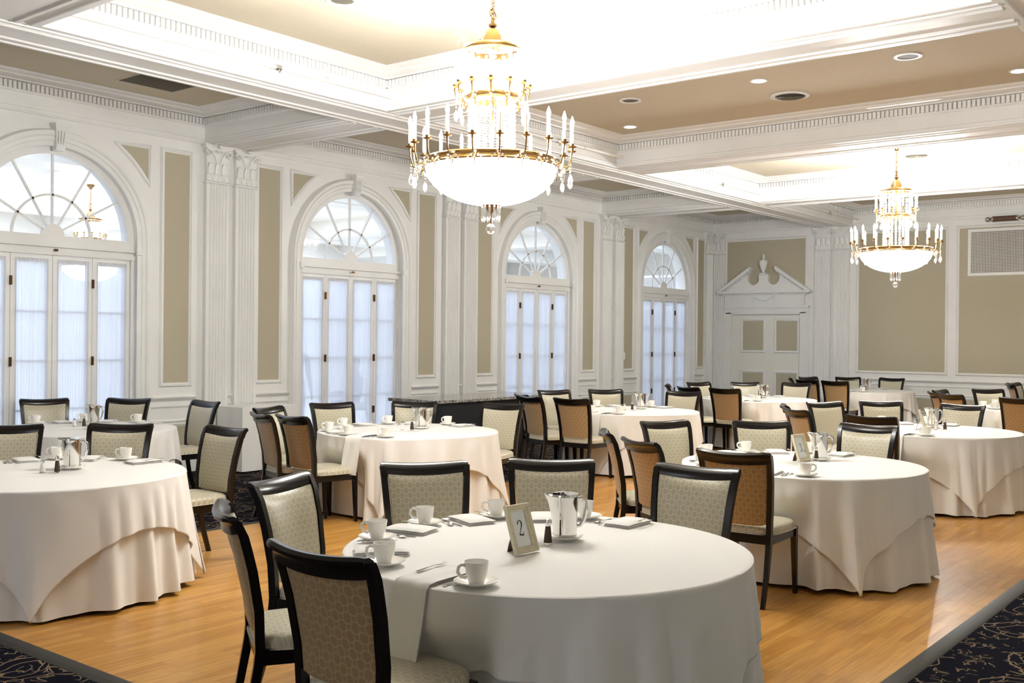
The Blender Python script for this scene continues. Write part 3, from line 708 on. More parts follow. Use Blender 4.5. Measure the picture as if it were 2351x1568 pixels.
# ---------------------------------------------------------------- chairs
def cx(z):   # x of the back posts against height
    P = [(0, -.315), (.20, -.255), (.42, -.215), (.60, -.222), (.78, -.252), (.90, -.285), (.955, -.312), (.985, -.335)]
    for (a, b), (c, d) in zip(P, P[1:]):
        if z <= c: t = (z-a)/(c-a); return b+(d-b)*t
    return P[-1][1]
def cy(z): return .207+.035*max(0, (z-.45)/.53)**1.2 if z > .45 else .207
def chair():
    r = empty('dining_chair')
    def fn(x, y): return 1-abs(x)**5*.0
    rings = []; N = 40
    def seat_out(k):
        t = 2*PI*k/N; c, s = math.cos(t), math.sin(t); n = 5
        a = abs(c)**(2/n)*(1 if c > 0 else -1); b = abs(s)**(2/n)*(1 if s > 0 else -1)
        return a, b
    for o, z in ((.012, .445), (0, .447), (-.0, .47), (-.006, .485), (-.02, .496), (-.05, .504), (-.10, .510), (-.2, .513)):
        rr = []
        for k in range(N):
            a, b = seat_out(k); hx, hy = .235+o, .232+o
            x = .008+a*hx; y = b*hy*(1.0 if a > 0 else 1+.07*a)
            rr.append((x, y, z))
        rings.append(rr)
    MB().loft(rings, True, True).build('seat', 'fabric', r, 60, uvf=lambda x, y, z: (x+z*.3, y))
    mb = MB()
    mb.box(.195, .225, -.205, .205, .385, .447); mb.box(-.225, -.20, -.19, .19, .385, .447)
    for s in (-1, 1): mb.box(-.21, .21, *sorted((s*.188, s*.216)), .385, .447)
    mb.build('seat_frame', 'wood', r)
    for s in (-1, 1):
        mb = MB(); mb.loft([[(x0+dx*h, s*y0+dy*h, z) for dx, dy in ((-1, -1), (1, -1), (1, 1), (-1, 1))] for x0, y0, h, z in ((.222, .212, .013, 0), (.212, .206, .019, .38), (.212, .206, .019, .447))], True, True)
        mb.build('leg', 'wood', r)
        rg = []
        for z in (0, .1, .2, .3, .38, .44, .52, .6, .68, .76, .84, .9, .94, .962):
            w = .012+.0045*min(1, z/.4); w2 = .015+.004*min(1, z/.4)
            rg.append([(cx(z)+dx*w2, s*(cy(z)-.004)+dy*w, z) for dx, dy in ((-1, -1), (1, -1), (1, 1), (-1, 1))])
        MB().loft(rg, True, True).build('leg', 'wood', r, 25)
    # curved scrolled top rail
    rg = []; n = 18
    for k in range(n+1):
        u = -1+2*k/n; y = u*.246; bow = -.032*(1-u*u); dip = -.016*(1-u*u); e = 1 if abs(u) < .99 else .86
        x0 = cx(.93)+bow
        sec = [(.014, -.038), (.016, -.015), (.010, .008), (-.006, .028), (-.026, .040), (-.046, .040), (-.056, .028), (-.052, .014), (-.038, .008), (-.028, -.004), (-.022, -.02), (-.020, -.038)]
        rg.append([(x0+a*e, y, .945+dip+b*e) for a, b in sec])
    MB().loft(rg, True, True).build('top_rail', 'wood', r, 35)
    def pad(name, m, off, th, uv):
        rows = []; nz, ny = 12, 12; z0, z1 = .50, .920
        for j in range(nz+1):
            v = j/nz; z = z0+(z1-z0)*v; row = []
            for i in range(ny+1):
                u = -1+2*i/ny; hy = cy(z)-.026; y = u*hy; b = -.032*(1-u*u)*min(1, .35+v*.8)
                zz = z-(.016*(1-u*u) if j == nz else 0)+(.0)
                if j == 0: zz = z0+.012*abs(u)**6
                cr = (1-abs(u)**6)*(1-abs(2*v-1)**8)
                row.append((cx(z)+b+off+th*cr, y, zz))
            rows.append(row)
        back = [[(cx(q[2])-.032*(1-(q[1]/(cy(q[2])-.026))**2)*min(1, .35+j/nz*.8)+off*.2, q[1], q[2]) for q in row] for j, row in enumerate(rows)]
        mb = MB(); mb.loft(rows, False, False); mb.loft(back, False, False)
        for A, B in ((rows[0], back[0]), (rows[-1], back[-1])): mb.loft([A, B], False, False)
        for c_ in (0, -1): mb.loft([[q[c_] for q in rows], [q[c_] for q in back]], False, False)
        mb.build(name, m, r, 50, uvf=uv)
    pad('backrest', 'fabric', .012, .016, lambda x, y, z: (y, z))
    pad('outer_back', 'back', -.012, -.010, lambda x, y, z: (y*.85, z*.85))
    return r
CH0 = chair(); CUSED = [False]
def put_chair(x, y, heading, label):
    """heading = direction the sitter looks in (radians); x, y = the spot on the floor under the seat"""
    o = CH0 if not CUSED[0] else copy_tree(CH0); CUSED[0] = True
    on = DX0 < x < DX1 and DY0 < y < DY1
    o.location = (x, y, FZ if on else 0); o.rotation_euler = (0, 0, heading)
    tag(o, label, 'chair', 'dining chairs around the round tables'); return o
# table: centre, spoken name, and its chairs (rail centre relative to the table centre, heading or None)
TABLES = {
 'A': ((3.68, 2.72), 'the front number 2 table', {'left': (-.35, 1.38, 107), 'edge': (-1.07, .82, 148), 'near': (-1.36, -.06, 179), 'back1': (.60, 1.30, 54), 'back2': (1.20, .86, 38), 'right': (1.49, .07, 4)}),
 'B': ((7.47, 3.16), 'the number 3 table', {'edge': (-.78, 1.22, 128), 'edge2': (-1.2, .68, 149), 'left': (.42, 1.42, 66), 'near': (-1.41, -.14, 183), 'back1': (1.0, .80, 36), 'right': (1.29, -.04, -3)}),
 'C': ((11.25, 3.36), 'the right table with turned-away frame', {'edge': (-.40, 1.42, 118), 'edge2': (-1.0, 1.05, 140), 'left': (.46, 1.33, 62), 'near': (-1.42, .12, 177), 'back1': (1.16, .92, 32), 'right': (1.19, 0, -8)}),
 'J': ((16.0, 3.25), 'the distant right-edge table', {'edge': (-.75, 1.25, 125), 'edge2': (-1.1, .95, 145), 'left': (.0, 1.40, 85), 'near': (-1.4, .0, 180), 'back1': (.85, .95, 45)}),
 'K': ((20.0, 3.2), 'the farthest right table', {'edge': (-.5, 1.3, 115), 'left': (.2, 1.4, 80), 'near': (-1.2, .35, 165)}),
 'D': ((3.49, 6.69), 'the left-edge table', {'back1': (.42, 1.38, 56), 'back2': (1.02, .80, 39), 'right': (1.42, 0, -1)}),
 'E': ((5.40, 9.66), 'the first-window table', {'left': (.35, 1.42, 72), 'back1': (1.05, .90, 32), 'right': (1.38, -.06, -3)}),
 'F': ((7.42, 7.19), 'the middle table', {'edge': (-1.38, .53, 160), 'near': (-1.38, .10, 172), 'left': (-.78, 1.18, 108), 'back1': (.14, 1.28, 72), 'back2': (.90, .78, 35), 'right': (1.28, -.16, 12)}),
 'G': ((11.52, 7.20), 'the table before the bar', {'edge': (-1.04, .97, 145), 'edge2': (-1.33, .62, 160), 'left': (.12, 1.31, 66), 'near': (-1.44, -.08, 180), 'back1': (.83, .93, 50), 'right': (1.1, -.17, 5)}),
 'H': ((15.35, 7.21), 'the table before the far door', {'edge': (-.80, 1.18, 118), 'edge2': (-1.3, .55, 158), 'left': (.38, 1.28, 70), 'near': (-1.42, -.12, 180), 'back1': (1.03, .74, 40), 'right': (1.40, -.02, 4)}),
 'I': ((19.55, 7.05), 'the far-wall table under the chandelier', {'edge': (-.45, 1.27, 115), 'edge2': (-1.3, .60, 160), 'left': (.40, 1.28, 70), 'near': (-1.42, .02, 180), 'back1': (.95, .68, 36), 'right': (1.18, -.12, -2)}),
}
SEAT = {'left': 'turned three-quarters, on the window side of', 'edge': 'seen edge-on, leftmost at', 'edge2': 'showing its tan back, second from left at',
        'near': 'seen from behind on the camera side of', 'back1': 'facing the camera behind', 'back2': 'facing the camera, rightmost behind', 'right': 'facing left at the right end of'}
for k, ((tx, ty), tn, L) in TABLES.items():
    for s, (rx, ry, hd) in L.items():
        a = math.radians(hd); ux, uy = math.cos(a), math.sin(a); lab = 'dining chair '+SEAT[s]+' '+tn
        if k == 'F' and s == 'near': lab = 'black dining chair with bronze-tan back at the left end of '+tn
        put_chair(tx+rx-.325*ux, ty+ry-.325*uy, a+PI, lab)
# ---------------------------------------------------------------- tables and cloths
RT, TZ = .865, .750
def table(k, x, y, name):
    z = FZ if (DX0 < x < DX1 and DY0 < y < DY1) else 0
    t = empty('banquet_table', (x, y, z), label='round tabletop under the cloths of '+name, cat='table', group='round banquet tables')
    MB().lathe([(.001, TZ-.022), (RT-.004, TZ-.022), (RT, TZ-.018), (RT, TZ-.004), (RT-.004, TZ), (.001, TZ)], 64, cap=False).build('tabletop', 'brown', t, 40)
    for a in range(4):
        q = PI/4+a*PI/2; MB().tube([(.55*math.cos(q), .55*math.sin(q), 0), (.55*math.cos(q), .55*math.sin(q), TZ-.02)], .016, 8).build('leg', 'satin', t, 60)
    return t
def fold(x, k=.35): return (math.cos(x)+k*math.cos(2*x+.6))/(1+k)
def seats_of(L):
    out = []
    for s_, (rx, ry, hd) in L.items():
        a = math.radians(hd); sx, sy = rx-.325*math.cos(a), ry-.325*math.sin(a)
        fx, fy = sx-.24*math.cos(a), sy-.24*math.sin(a)
        out.append((math.atan2(sy, sx), math.hypot(fx, fy)-.02))
    return out
def sstep(t): t = max(0, min(1, t)); return t*t*(3-2*t)
def tuck(r, th, s, seats, gap=0):
    for a, lim in seats:
        d = abs((th-a+PI) % (2*PI)-PI); b = sstep((.40-d)/.13)
        if b > 0:
            lim2 = max(.80, lim)-gap
            if r > lim2: r -= (r-lim2)*b*sstep((s-.12)/.16)
    return r
def under_r(th, s, ph, n):
    f = min(1, s/.72)
    w = fold(n*th+ph+1.1*math.sin(3*th+ph)+.7*math.sin(5*th))
    return RT+.004+.028*f+.022*f*f+(.006+.038*f)*sstep(s/.25)*w
def under(k, x, y, ph, n, name, seats):
    NT = 360; rows = []; zt = TZ+.003
    for R in (.001, .3, .6, .80, RT-.012): rows.append([(R*math.cos(2*PI*i/NT), R*math.sin(2*PI*i/NT), zt) for i in range(NT)])
    for s in (.0, .006, .02, .05, .1, .17, .25, .34, .44, .54, .64, .72):
        row = []
        for i in range(NT):
            th = 2*PI*i/NT; r = under_r(th, s, ph, n)-(.006 if s == 0 else 0); z = zt-s-(.002 if s else 0)
            r = tuck(r, th, s, seats, .012)
            if s > .7: z += .012*math.sin(5*th+ph)*math.sin(2*th)-.004
            row.append((r*math.cos(th), r*math.sin(th), max(.012, z)))
        rows.append(row)
    o = MB().loft(rows+[], True, False).build('tablecloth', 'cloth', None, 60, loc=(x, y, FZ if DY0 < y < DY1 else 0))
    return tag(o, 'floor-length pleated white lower tablecloth on '+name, 'tablecloth', 'white undercloths of the round tables')
def overlay(k, x, y, ph, n, th0, name, seats, half=1.165):
    NT = 400; zt = TZ+.008; rows = []
    th0 = math.radians(th0); RO = RT+.005
    for R in (.001, .3, .6, .80, RO-.015, RO-.004): rows.append([(R*math.cos(2*PI*i/NT), R*math.sin(2*PI*i/NT), zt+(.0 if R < .85 else -.001)) for i in range(NT)])
    fr = [0, .01, .03, .07, .14, .22, .32, .43, .55, .67, .79, .90, .97, 1]
    for j, f in enumerate(fr):
        row = []
        for i in range(NT):
            th = 2*PI*i/NT; al = (th-th0+PI/4) % (PI/2)-PI/4   # 0 in the middle of an edge, +-45deg at the corners
            L = half/math.cos(al); drop = min(L-RO, .742)
            s = drop*f; g = min(1, s/.72); cd = PI/4-abs(al)
            sg = 1 if al > 0 else -1
            w = fold(15*th+ph*2+1.6*math.sin(2*th+ph)+.9*math.sin(5*th), .4)
            r = RO+.010+.040*g+.030*g*g+(.008+.026*g)*sstep(s/.10)*w
            r += .050*g*math.exp(-(cd/.13)**2)+.026*g*math.cos(cd*17)*math.exp(-(cd/.45)**2)
            z = zt-s*.985
            if j: r = max(r, under_r(th, min(.72, zt-z), ph, n)+.012)
            else: r = RO+.004
            r = tuck(r, th, zt-z, seats)
            t2 = th+.10*g*math.exp(-((cd-.16)/.16)**2)*sg*.45
            row.append((r*math.cos(t2), r*math.sin(t2), max(.022, z)))
        rows.append(row)
    o = MB().loft(rows, True, False).build('table_topper', 'cloth', None, 60, loc=(x, y, FZ if DY0 < y < DY1 else 0))
    sd = o.modifiers.new('cloth_thickness', 'SOLIDIFY'); sd.thickness = .003; sd.offset = 1
    return tag(o, 'square white overlay cloth with hanging corners on '+name, 'tablecloth', 'white square overlays of the round tables')
for q, (k, ((tx, ty), tn, L)) in enumerate(TABLES.items()):
    ph = q*1.7+.4
    table(k, tx, ty, tn); under(k, tx, ty, ph, 19+q % 4, tn, seats_of(L))
    corner = {'A': -108, 'B': -136, 'C': -140, 'D': -122, 'F': -150}.get(k, -140+q*7)
    overlay(k, tx, ty, ph, 19+q % 4, corner+45, tn, seats_of(L))
# ---------------------------------------------------------------- table ware
ZT = TZ+.0105
def m_cup():
    r = empty('coffee_cup')
    MB().lathe([(.001, .004), (.020, .004), (.024, .0), (.026, .004), (.029, .012), (.036, .035), (.039, .06), (.0405, .074), (.0385, .074), (.036, .055), (.031, .025), (.02, .012), (.001, .01)], 28, cap=False).build('cup', 'china', r, 50)
    MB().tube([(.035, 0, .060), (.050, 0, .066), (.062, 0, .058), (.064, 0, .042), (.054, 0, .027), (.034, 0, .022)], .0042, 8, sy=1.4).build('handle', 'china', r, 60)
    return r
def m_saucer():
    return MB().lathe([(.001, .003), (.026, .003), (.028, .0), (.034, .0), (.036, .004), (.055, .009), (.074, .018), (.0755, .020), (.074, .0215), (.055, .013), (.034, .008), (.026, .007), (.001, .007)], 36, cap=False).build('saucer', 'china', None, 50)
def m_napkin():
    mb = MB(); rnd = random.Random(3)
    for l in range(3):
        z0 = .0005+l*.0085; g = .002*l; rows = []
        N, Mn = 14, 8
        def P(i, j, up):
            u = -1+2*i/N; v = -1+2*j/Mn; e = (abs(u)**10+abs(v)**8); h = max(0, 1-min(1, e))
            return (u*(.118-g)+.002*math.sin(v*5+l), v*(.078-g)+.0015*math.sin(u*6+l*2), z0+(.0085*h+.0005 if up else 0)+.002*math.sin(u*2.5+l)*l*.3)
        mb.loft([[P(i, j, True) for j in range(Mn+1)] for i in range(N+1)], False, False)
        mb.loft([[P(i, j, False) for j in range(Mn+1)] for i in range(N+1)], False, False)
        for i in (0, N): mb.loft([[P(i, j, t) for j in range(Mn+1)] for t in (True, False)], False, False)
        for j in (0, Mn): mb.loft([[P(i, j, t) for i in range(N+1)] for t in (True, False)], False, False)
    return mb.build('napkin', 'cloth', None, 60)
def m_napkin_drape():
    mb = MB(); path = [(-.30, .012), (-.22, .014), (-.12, .014), (-.03, .014), (.010, .010), (.030, -.01), (.040, -.05), (.055, -.12), (.072, -.20), (.09, -.28), (.098, -.33)]
    rows = []; W = .083
    for i, (x, z) in enumerate(path):
        rows.append([(x+(.004*math.sin(j*.9+i) if i > 5 else 0), -W*(1+.05*max(0, i-4)/6)+2*W*(1+.05*max(0, i-4)/6)*j/12, z+(.002*math.sin(j*1.1+i*.7) if i < 5 else 0)) for j in range(13)])
    mb.loft(rows, False, False); mb.loft([[(x-(.008 if i > 4 else 0), y, z-(.009 if i < 5 else .003)) for x, y, z in r] for i, r in enumerate(rows)], False, False)
    return mb.build('napkin', 'cloth', None, 60)
def m_fork():
    mb = MB()
    def strip(pts, t=.0012):
        rows = [[(x, -w, z), (x, w, z), (x, w, z+t), (x, -w, z+t)] for x, w, z in pts]; mb.loft(rows, True, True)
    strip([(-.095, .007, .002), (-.085, .009, .003), (-.03, .004, .006), (.02, .003, .007), (.035, .008, .005), (.05, .011, .003)], .0016)
    for y in (-.009, -.003, .003, .009):
        mb.loft([[(x, y-.0014, z), (x, y+.0014, z), (x, y+.0014, z+.0012), (x, y-.0014, z+.0012)] for x, z in ((.048, .003), (.07, .003), (.09, .008))], True, True)
    return mb.build('fork', 'steel', None)
def m_knife():
    mb = MB(); mb.loft([[(x, -w, z), (x, w, z), (x, w, z+t), (x, -w, z+t)] for x, w, z, t in ((-.11, .008, .001, .005), (-.06, .006, .001, .006), (-.005, .005, .001, .005), (.0, .009, .001, .0018), (.08, .010, .001, .0015), (.108, .003, .001, .001))], True, True)
    return mb.build('knife', 'steel', None)
def m_spoon():
    mb = MB(); mb.loft([[(x, -w, z), (x, w, z), (x, w, z+.0016), (x, -w, z+.0016)] for x, w, z in ((-.085, .008, .001), (-.03, .004, .005), (.02, .003, .006), (.032, .006, .004))], True, True)
    rows = []
    for i in range(7):
        t = i/6; rows.append([(.05+.026*math.cos(2*PI*k/14)*t, .016*math.sin(2*PI*k/14)*t, .001+.005*t*t) for k in range(14)])
    mb.loft(rows, True, False)
    return mb.build('spoon', 'steel', None, 60)
def m_pitcher():
    r = empty('water_pitcher'); mb = MB(); N = 40; rings = []
    for z, R, sp in ((0, .050, 0), (.004, .053, 0), (.012, .056, 0), (.02, .055, 0), (.05, .056, .0), (.10, .0575, .004), (.14, .059, .010), (.17, .060, .019), (.19, .061, .028), (.200, .062, .034), (.203, .060, .033)):
        rg = []
        for k in range(N):
            a = 2*PI*k/N; d = abs((a-PI+PI) % (2*PI)-PI) if False else min(a, 2*PI-a)
            e = math.exp(-(d/.30)**2); rr = R+sp*e
            rg.append((rr*math.cos(a), rr*math.sin(a)*(1 if e < .1 else 1-.12*e), z+(.006*e if z > .19 else 0)))
        rings.append(rg)
    inner = [[(x*.93, y*.93, z-.002) for x, y, z in rings[-1]], [(x*.90, y*.90, .05) for x, y, z in rings[4]]]
    mb.loft(rings+inner, True, True); mb.build('body', 'steel', r, 45)
    MB().tube([(-.058, 0, .178), (-.075, 0, .185), (-.094, 0, .17), (-.098, 0, .13), (-.088, 0, .085), (-.072, 0, .058), (-.056, 0, .055)], .0055, 10, sy=1.7).build('handle', 'steel', r, 60)
    # hinged half lid over the spout
    mb = MB(); mb.add([(.062*math.cos(a), .062*math.sin(a), .204) for a in [PI/2+PI*k/12 for k in range(13)]], [tuple(range(13))]); mb.tube([(0, -.06, .205), (0, .06, .205)], .003, 6)
    mb.build('half_lid', 'steel', r)
    MB().lathe([(.051, .014), (.058, .016), (.058, .022), (.051, .024)], 32, cap=False).build('base_band', 'satin', r, 50)
    return r
def m_shaker(fill):
    r = empty('shaker')
    MB().lathe([(.001, .001), (.019, .0), (.0195, .006), (.0165, .03), (.013, .055), (.011, .066)], 8, cap=False).build('glass_body', fill, r)
    MB().lathe([(.0115, .064), (.0125, .066), (.0125, .078), (.010, .086), (.001, .089)], 16, cap=False).build('cap', 'steel', r, 50)
    MB().lathe([(.0198, .0), (.0203, .003), (.0198, .008)], 8, cap=False).build('foot', 'steel', r)
    return r
def stroke(mb, pts, z0=.001):
    rows = []
    for i, (x, y, w) in enumerate(pts):
        a = pts[max(0, i-1)]; b = pts[min(len(pts)-1, i+1)]; dx, dy = b[0]-a[0], b[1]-a[1]; L = math.hypot(dx, dy) or 1
        rows.append([(x-dy/L*w, y+dx/L*w, z0), (x+dy/L*w, y-dx/L*w, z0)])
    mb.loft(rows, False, False)
def m_frame(digit):
    r = empty('table_number_frame'); tl = math.radians(19); H, Wd = .21, .145
    def T(a, b, d): return (d*math.cos(tl)-(b)*math.sin(tl), a, b*math.cos(tl)+d*math.sin(tl)+.003)   # front faces +x, leans back
    rc = [(-Wd/2+.028, .028), (Wd/2-.028, .028), (Wd/2-.028, H-.028), (-Wd/2+.028, H-.028)]
    mould(rc, [(0, .002), (0, .008), (.004, .011), (.010, .012), (.016, .018), (.024, .020), (.028, .016), (.028, 0), (.02, -.002), (0, -.002)], T).build('frame', 'cream', r, 35)
    MB().add([T(a, b, .004) for a, b in rc], [(0, 1, 2, 3)]).build('card', 'card', r)
    MB().prism([(-Wd/2+.01, .01), (Wd/2-.01, .01), (Wd/2-.01, H-.01), (-Wd/2+.01, H-.01)], -.004, .0, T).build('backing', 'brown', r)
    P = {'2': [(-.011, .016, .0012), (-.0125, .020, .003), (-.010, .026, .0022), (-.003, .0305, .0012), (.005, .030, .0018), (.011, .023, .0028), (.010, .014, .0028), (.003, .003, .0018), (-.006, -.010, .0014), (-.012, -.020, .0014), (-.0125, -.024, .001)],
         '3': [(-.011, .018, .0025), (-.008, .027, .0014), (0, .0305, .0012), (.008, .027, .0022), (.011, .019, .0028), (.008, .009, .0022), (-.001, .004, .001), (.008, -.001, .0018), (.0125, -.011, .003), (.008, -.022, .0022), (-.001, -.0265, .0012), (-.010, -.022, .0016), (-.012, -.014, .0028)]}
    mb = MB(); stroke(mb, P[digit], 0)
    if digit == '2': stroke(mb, [(-.0125, -.024, .0018), (-.006, -.021, .002), (.003, -.024, .003), (.010, -.023, .002), (.0125, -.013, .0008)], 0)
    mb.v = [T(a*1.05, H/2+b*1.15, .0055) for a, b, c in mb.v]
    mb.build('numeral', 'ink', r)
    L = [(-.02, .0), (.02, .0), (.024, .03), (.018, .13), (-.018, .13), (-.024, .03)]
    def TB(a, b, d): return (-.085+(b/.13)*(.085-.13*math.sin(tl))-d, a, b*.97)
    MB().prism(L, 0, .004, TB).build('easel_leg', 'brown', r)
    return r
PRO = dict(cup=m_cup(), saucer=m_saucer(), napkin=m_napkin(), napkin_drape=m_napkin_drape(), fork=m_fork(), knife=m_knife(), spoon=m_spoon(), pitcher=m_pitcher(), pepper=m_shaker('pepper'), salt=m_shaker('salt'))
USED = set()
INFO = dict(cup=('cup', 'white coffee cups'), saucer=('saucer', 'white saucers'), napkin=('napkin', 'folded white napkins'), napkin_drape=('napkin', 'folded white napkins'), fork=('fork', 'forks'), knife=('knife', 'knives'), spoon=('spoon', 'spoons'), pitcher=('pitcher', 'steel water pitchers'), pepper=('pepper shaker', 'salt and pepper shakers'), salt=('salt shaker', 'salt and pepper shakers'))
def put(kind, x, y, z, rz, label):
    o = PRO[kind]
    if kind in USED: o = copy_tree(o)
    USED.add(kind); o.location = (x, y, z); o.rotation_euler = (0, 0, rz)
    if kind in ('cup', 'saucer'): o.scale = (1.13, 1.13, 1.13)
    return tag(o, label, INFO[kind][0], INFO[kind][1])
PLACE = {'left': 'window-side seat,', 'edge': 'leftmost seat,', 'edge2': 'second seat from left,', 'near': 'camera-side seat,', 'back1': 'far seat,', 'back2': 'far right seat,', 'right': 'right-end seat,'}
PHI = {'A': dict(near=-178, edge=140, left=100, back1=68, back2=37, right=3)}
rnd = random.Random(11)
for k, ((tx, ty), tn, L) in TABLES.items():
    z = ZT+(FZ if DY0 < ty < DY1 else 0)
    short = tn
    for s, (rx, ry, hd) in L.items():
        if k == 'F' and s == 'near': phi = 190
        else: phi = PHI.get(k, {}).get(s, math.degrees(math.atan2(ry, rx)))
        if k == 'K': continue
        a = math.radians(phi); pl = PLACE[s]+' '+short
        near_t = k in 'ABDF'
        def P(r, da): return tx+r*math.cos(a+math.radians(da)), ty+r*math.sin(a+math.radians(da))
        # cup and saucer to the diner's right
        r1, da = .770, 19
        if (k, s) == ('A', 'near'): r1, da = .775, 15
        x, y = P(r1, da); put('saucer', x, y, z, rnd.random()*6, 'white saucer under the cup, '+pl)
        hz = {('A', 'near'): 2.6, ('A', 'edge'): 2.5, ('A', 'left'): 2.2, ('A', 'back1'): 2.2, ('A', 'back2'): 2.2, ('A', 'right'): 1.0, ('B', 'near'): -.9, ('B', 'back1'): 2.2}.get((k, s), 2.2+rnd.random()*.8)
        put('cup', x, y, z+.0086, hz, 'white coffee cup on its saucer, '+pl)
        if s == 'near' and k in 'AFGH' or (k, s) == ('C', 'near'):
            put('napkin_drape', *P(RT, 0), z, a, 'white napkin hanging over the edge, '+pl)
            nz = z+.016
        else:
            put('napkin', *P(.72, 0), z, a+.1*(rnd.random()-.5), 'folded white napkin lying flat, '+pl); nz = z+.0275
        if near_t or k in 'CEG':
            rr = .74 if s != 'near' else .68
            x, y = P(rr, -6.5); put('fork', x, y, nz if s != 'near' else z+.0165, a+PI+.06, 'fork on the napkin, '+pl)
            x, y = P(.73, 8.8); put('knife', x, y, z+.001, a+PI+.1*rnd.random(), 'knife beside the napkin, '+pl)
            x, y = P(.73, 10.9); put('spoon', x, y, z+.001, a+PI-.05, 'spoon beside the saucer, '+pl)
    # centre of the table
    dx, dy = {'A': (.19, .04), 'B': (.27, -.03), 'C': (.32, .07), 'D': (.20, .04), 'E': (.24, .22), 'F': (.21, .03), 'G': (.33, .03), 'H': (.30, .08), 'I': (.35, .1)}.get(k, (.2, .05))
    if k in 'JK': continue
    sc = put('saucer', tx+dx, ty+dy, z, 0, 'plate under the water pitcher on '+short); 
    put('pitcher', tx+dx, ty+dy, z+.0090, {'A': 2.35, 'B': 2.0, 'D': 2.4}.get(k, 2.2), 'polished steel water pitcher on '+short)
    if k == 'A': put('pepper', tx+.055, ty+.035, z, 0, 'pepper shaker between the number frame and the pitcher on '+short).scale = (1, 1, 1.3)
    else:
        ox, oy = {'B': (.17, .03), 'C': (.1, -.05), 'D': (-.01, -.02), 'E': (.06, .21)}.get(k, (0, .05))
        put('pepper', tx+ox+.045, ty+oy-.055, z, 0, 'dark pepper shaker of the pair on '+short)
        put('salt', tx+ox-.015, ty+oy+.02, z, 0, 'pale salt shaker of the pair on '+short)
F2 = m_frame('2'); F2.location = (3.51, 2.705, ZT+FZ); F2.rotation_euler = (0, 0, math.radians(-94))
tag(F2, 'cream picture frame showing the number 2 on the front table', 'frame', 'table number frames')
F3 = m_frame('3'); F3.location = (7.58, 3.19, ZT+FZ); F3.rotation_euler = (0, 0, math.radians(-104))
tag(F3, 'cream picture frame showing the number 3, behind a cup on the second right table', 'frame', 'table number frames')
F4 = copy_tree(F3); F4.location = (11.27, 3.42, ZT+FZ); F4.rotation_euler = (0, 0, math.radians(-75))
tag(F4, 'cream number frame seen from its brown easel side on the right-hand table', 'frame', 'table number frames')
# ---------------------------------------------------------------- bar and side table by the window wall
b = empty('bar_counter', (11.2, 9.6, 0), label='black bar cabinet with a speckled granite top before the third window', cat='bar')
MB().loft([[(x, y, z) for x, y in offset([(-1.2, -.48), (1.3, -.48), (1.3, .48), (-1.2, .48)], o)] for o, z in ((-.006, .825), (0, .832), (0, .862), (-.006, .868))], True, True).build('granite_top', 'granite', b, 30)
mb = MB(); pr = [(-1.12, .10), (-1.12, .825), (1.22, .825)]+[(1.22-.42*math.sin(t*PI/2)**1.0*(1), .825-.725*(1-math.cos(t*PI/2))) for t in [q/10 for q in range(1, 11)]]
mb.prism(pr, -.42, .42, lambda a, z, d: (a, d, z)); mb.build('body', 'black', b)
mb = MB(); mb.box(-1.08, .78, -.38, .38, 0, .10); mb.build('plinth', 'black', b)
t = empty('side_table', (8.40, 10.79, 0), label='small side table under a white cloth against the wall between the first windows', cat='table')
MB().box(-.42, .42, -.24, .24, .78, .80).build('tabletop', 'brown', t)
for sx in (-1, 1):
    for sy in (-1, 1): MB().box(*sorted((sx*.40, sx*.37)), *sorted((sy*.22, sy*.19)), 0, .78).build('leg', 'wood', t)
rows = []
def boxring(hx, hy, z, amp, n=30):
    P = []
    per = [(-hx, -hy), (hx, -hy), (hx, hy), (-hx, hy)]
    for q in range(4):
        (a, b_), (c, d) = per[q], per[(q+1) % 4]
        for i in range(n):
            u = i/n; w = amp*math.sin(u*11+q*2)*math.sin(PI*u); nx, ny = (0, -1) if q == 0 else (1, 0) if q == 1 else (0, 1) if q == 2 else (-1, 0)
            P.append((a+(c-a)*u+nx*w, b_+(d-b_)*u+ny*w, z))
    return P
rows = [boxring(.001, .001, .806, 0), boxring(.42, .24, .806, 0), boxring(.43, .25, .80, 0), boxring(.433, .253, .7, .004), boxring(.437, .256, .35, .008), boxring(.44, .258, .015, .012)]
o = MB().loft(rows, True, False).build('tablecloth', 'cloth', None, 40, loc=(8.40, 10.79, 0)); tag(o, 'plain white boxed cloth on the small side table by the window wall', 'tablecloth')
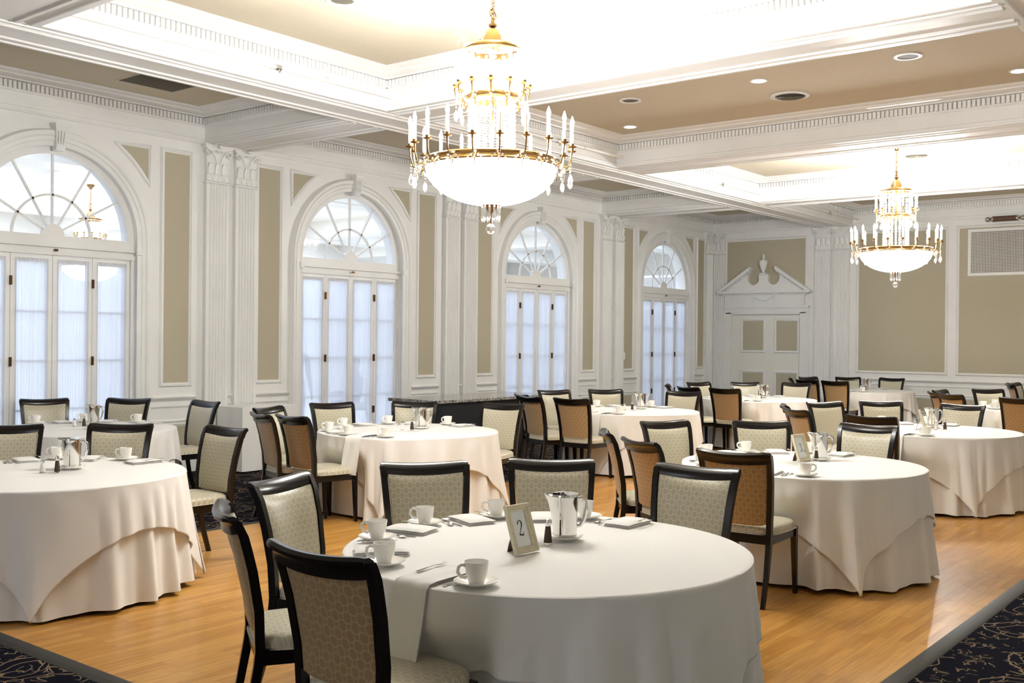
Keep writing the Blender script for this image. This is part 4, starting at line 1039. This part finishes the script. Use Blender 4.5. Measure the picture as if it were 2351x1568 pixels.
# ---------------------------------------------------------------- people glimpsed behind the sheers in the next hall
MAT['skin'] = mat('skin', srgb(196, 150, 124), .55)
MAT['dark_cloth'] = mat('charcoal_clothes', srgb(58, 62, 78), .9)
MAT['hair'] = mat('dark_hair', srgb(40, 30, 24), .7)
def person(loc, rz, sit, label):
    r = empty('person', loc, rz, label=label, cat='person')
    hz = .50 if sit else .92; V = [(0, 0, hz)]; R = [.13]; Ed = []
    def ch(par, pts):
        for p, rad in pts:
            V.append(p); R.append(rad); Ed.append((par, len(V)-1)); par = len(V)-1
        return par
    sp = ch(0, [((0.01, 0, hz+.16), .125), ((.0, 0, hz+.34), .14), ((-.01, 0, hz+.46), .11)])
    nk = ch(sp, [((.01, 0, hz+.54), .052), ((.02, 0, hz+.60), .05)])
    hd = ch(nk, [((.03, 0, hz+.66), .075), ((.035, 0, hz+.73), .092), ((.03, 0, hz+.79), .07)])
    for s in (-1, 1):
        if sit: ar = [((0, s*.19, hz+.44), .055), ((.06, s*.23, hz+.20), .045), ((.28, s*.16, hz+.19), .033), ((.33, s*.14, hz+.19), .026)]
        else: ar = [((0, s*.19, hz+.44), .055), ((-.02, s*.24, hz+.17), .045), ((.07, s*.24, hz-.06), .033), ((.09, s*.24, hz-.12), .026)]
        w = ch(sp, ar); p = Vector(ar[-1][0]); d = Vector((1, 0, 0)) if sit else Vector((.25, 0, -1)).normalized()
        for k in range(4):
            o = Vector((0, (k-1.5)*.021, 0)) if sit else Vector(((k-1.5)*.021, 0, 0)); L = (.075, .085, .08, .062)[k]
            ch(w, [(tuple(p+o+d*.05), .010), (tuple(p+o+d*(.05+L*.5)+Vector((0, 0, -.005))), .009), (tuple(p+o+d*(.05+L)+Vector((0, 0, -.015)) if sit else p+o+d*(.05+L)+Vector((.012, 0, 0))), .007)])
        ch(w, [(tuple(p+(Vector((.02, -s*.035, 0)) if sit else Vector((.04, 0, -.02)))), .010), (tuple(p+(Vector((.05, -s*.05, 0)) if sit else Vector((.055, 0, -.055)))), .008)])
        if sit: lg = [((.06, s*.10, hz), .085), ((.42, s*.11, hz-.01), .062), ((.44, s*.11, .08), .042), ((.54, s*.12, .035), .032)]
        else: lg = [((.0, s*.09, hz-.08), .085), ((.03, s*.10, .48), .060), ((0, s*.10, .09), .042), ((.12, s*.12, .035), .032)]
        ch(0, lg)
    me = bpy.data.meshes.new('body'); me.from_pydata(V, Ed, []); me.materials.append(MAT['dark_cloth'])
    o = bpy.data.objects.new('body', me); COL.objects.link(o); o.parent = r
    sk = o.modifiers.new('skin', 'SKIN'); me.skin_vertices.new() if not me.skin_vertices else None
    for i, v in enumerate(me.skin_vertices[0].data): v.radius = (R[i], R[i]); v.use_root = (i == 0)
    o.modifiers.new('sub', 'SUBSURF').render_levels = 2
    mb = MB(); mb.ball((.045, 0, hz+.715), .098, 20, 14, 1.22)
    for s in (-1, 1): mb.ball((.03, s*.098, hz+.71), .022, 8, 6, 1.4)
    mb.ball((.145, 0, hz+.70), .016, 8, 6, 1.6); mb.ball((.135, 0, hz+.655), .016, 8, 6, .5)
    mb.build('face', 'skin', r, 60)
    mb = MB(); mb.lathe([(.108*math.sin(PI*k/16), .118*math.cos(PI*k/16)) for k in range(0, 10)], 20, (.03, 0, hz+.735), cap=False)
    mb.build('hair', 'hair', r, 60)
    mb = MB()
    for s in (-1, 1): mb.ball((.138, s*.034, hz+.728), .011, 8, 6)
    mb.build('eyes', 'ink', r, 60)
    return r
person((11.0, 13.2, 0), -1.9, False, 'person standing in dark clothes, faint behind the second window sheers')
person((12.9, 13.8, .0), 2.6, True, 'seated person in dark clothes, faint behind the second window sheers')
o = copy_tree(CH0); o.location = (12.9, 13.8, 0); o.rotation_euler = (0, 0, 2.6); tag(o, 'chair under the seated person, faint behind the second window sheers', 'chair')
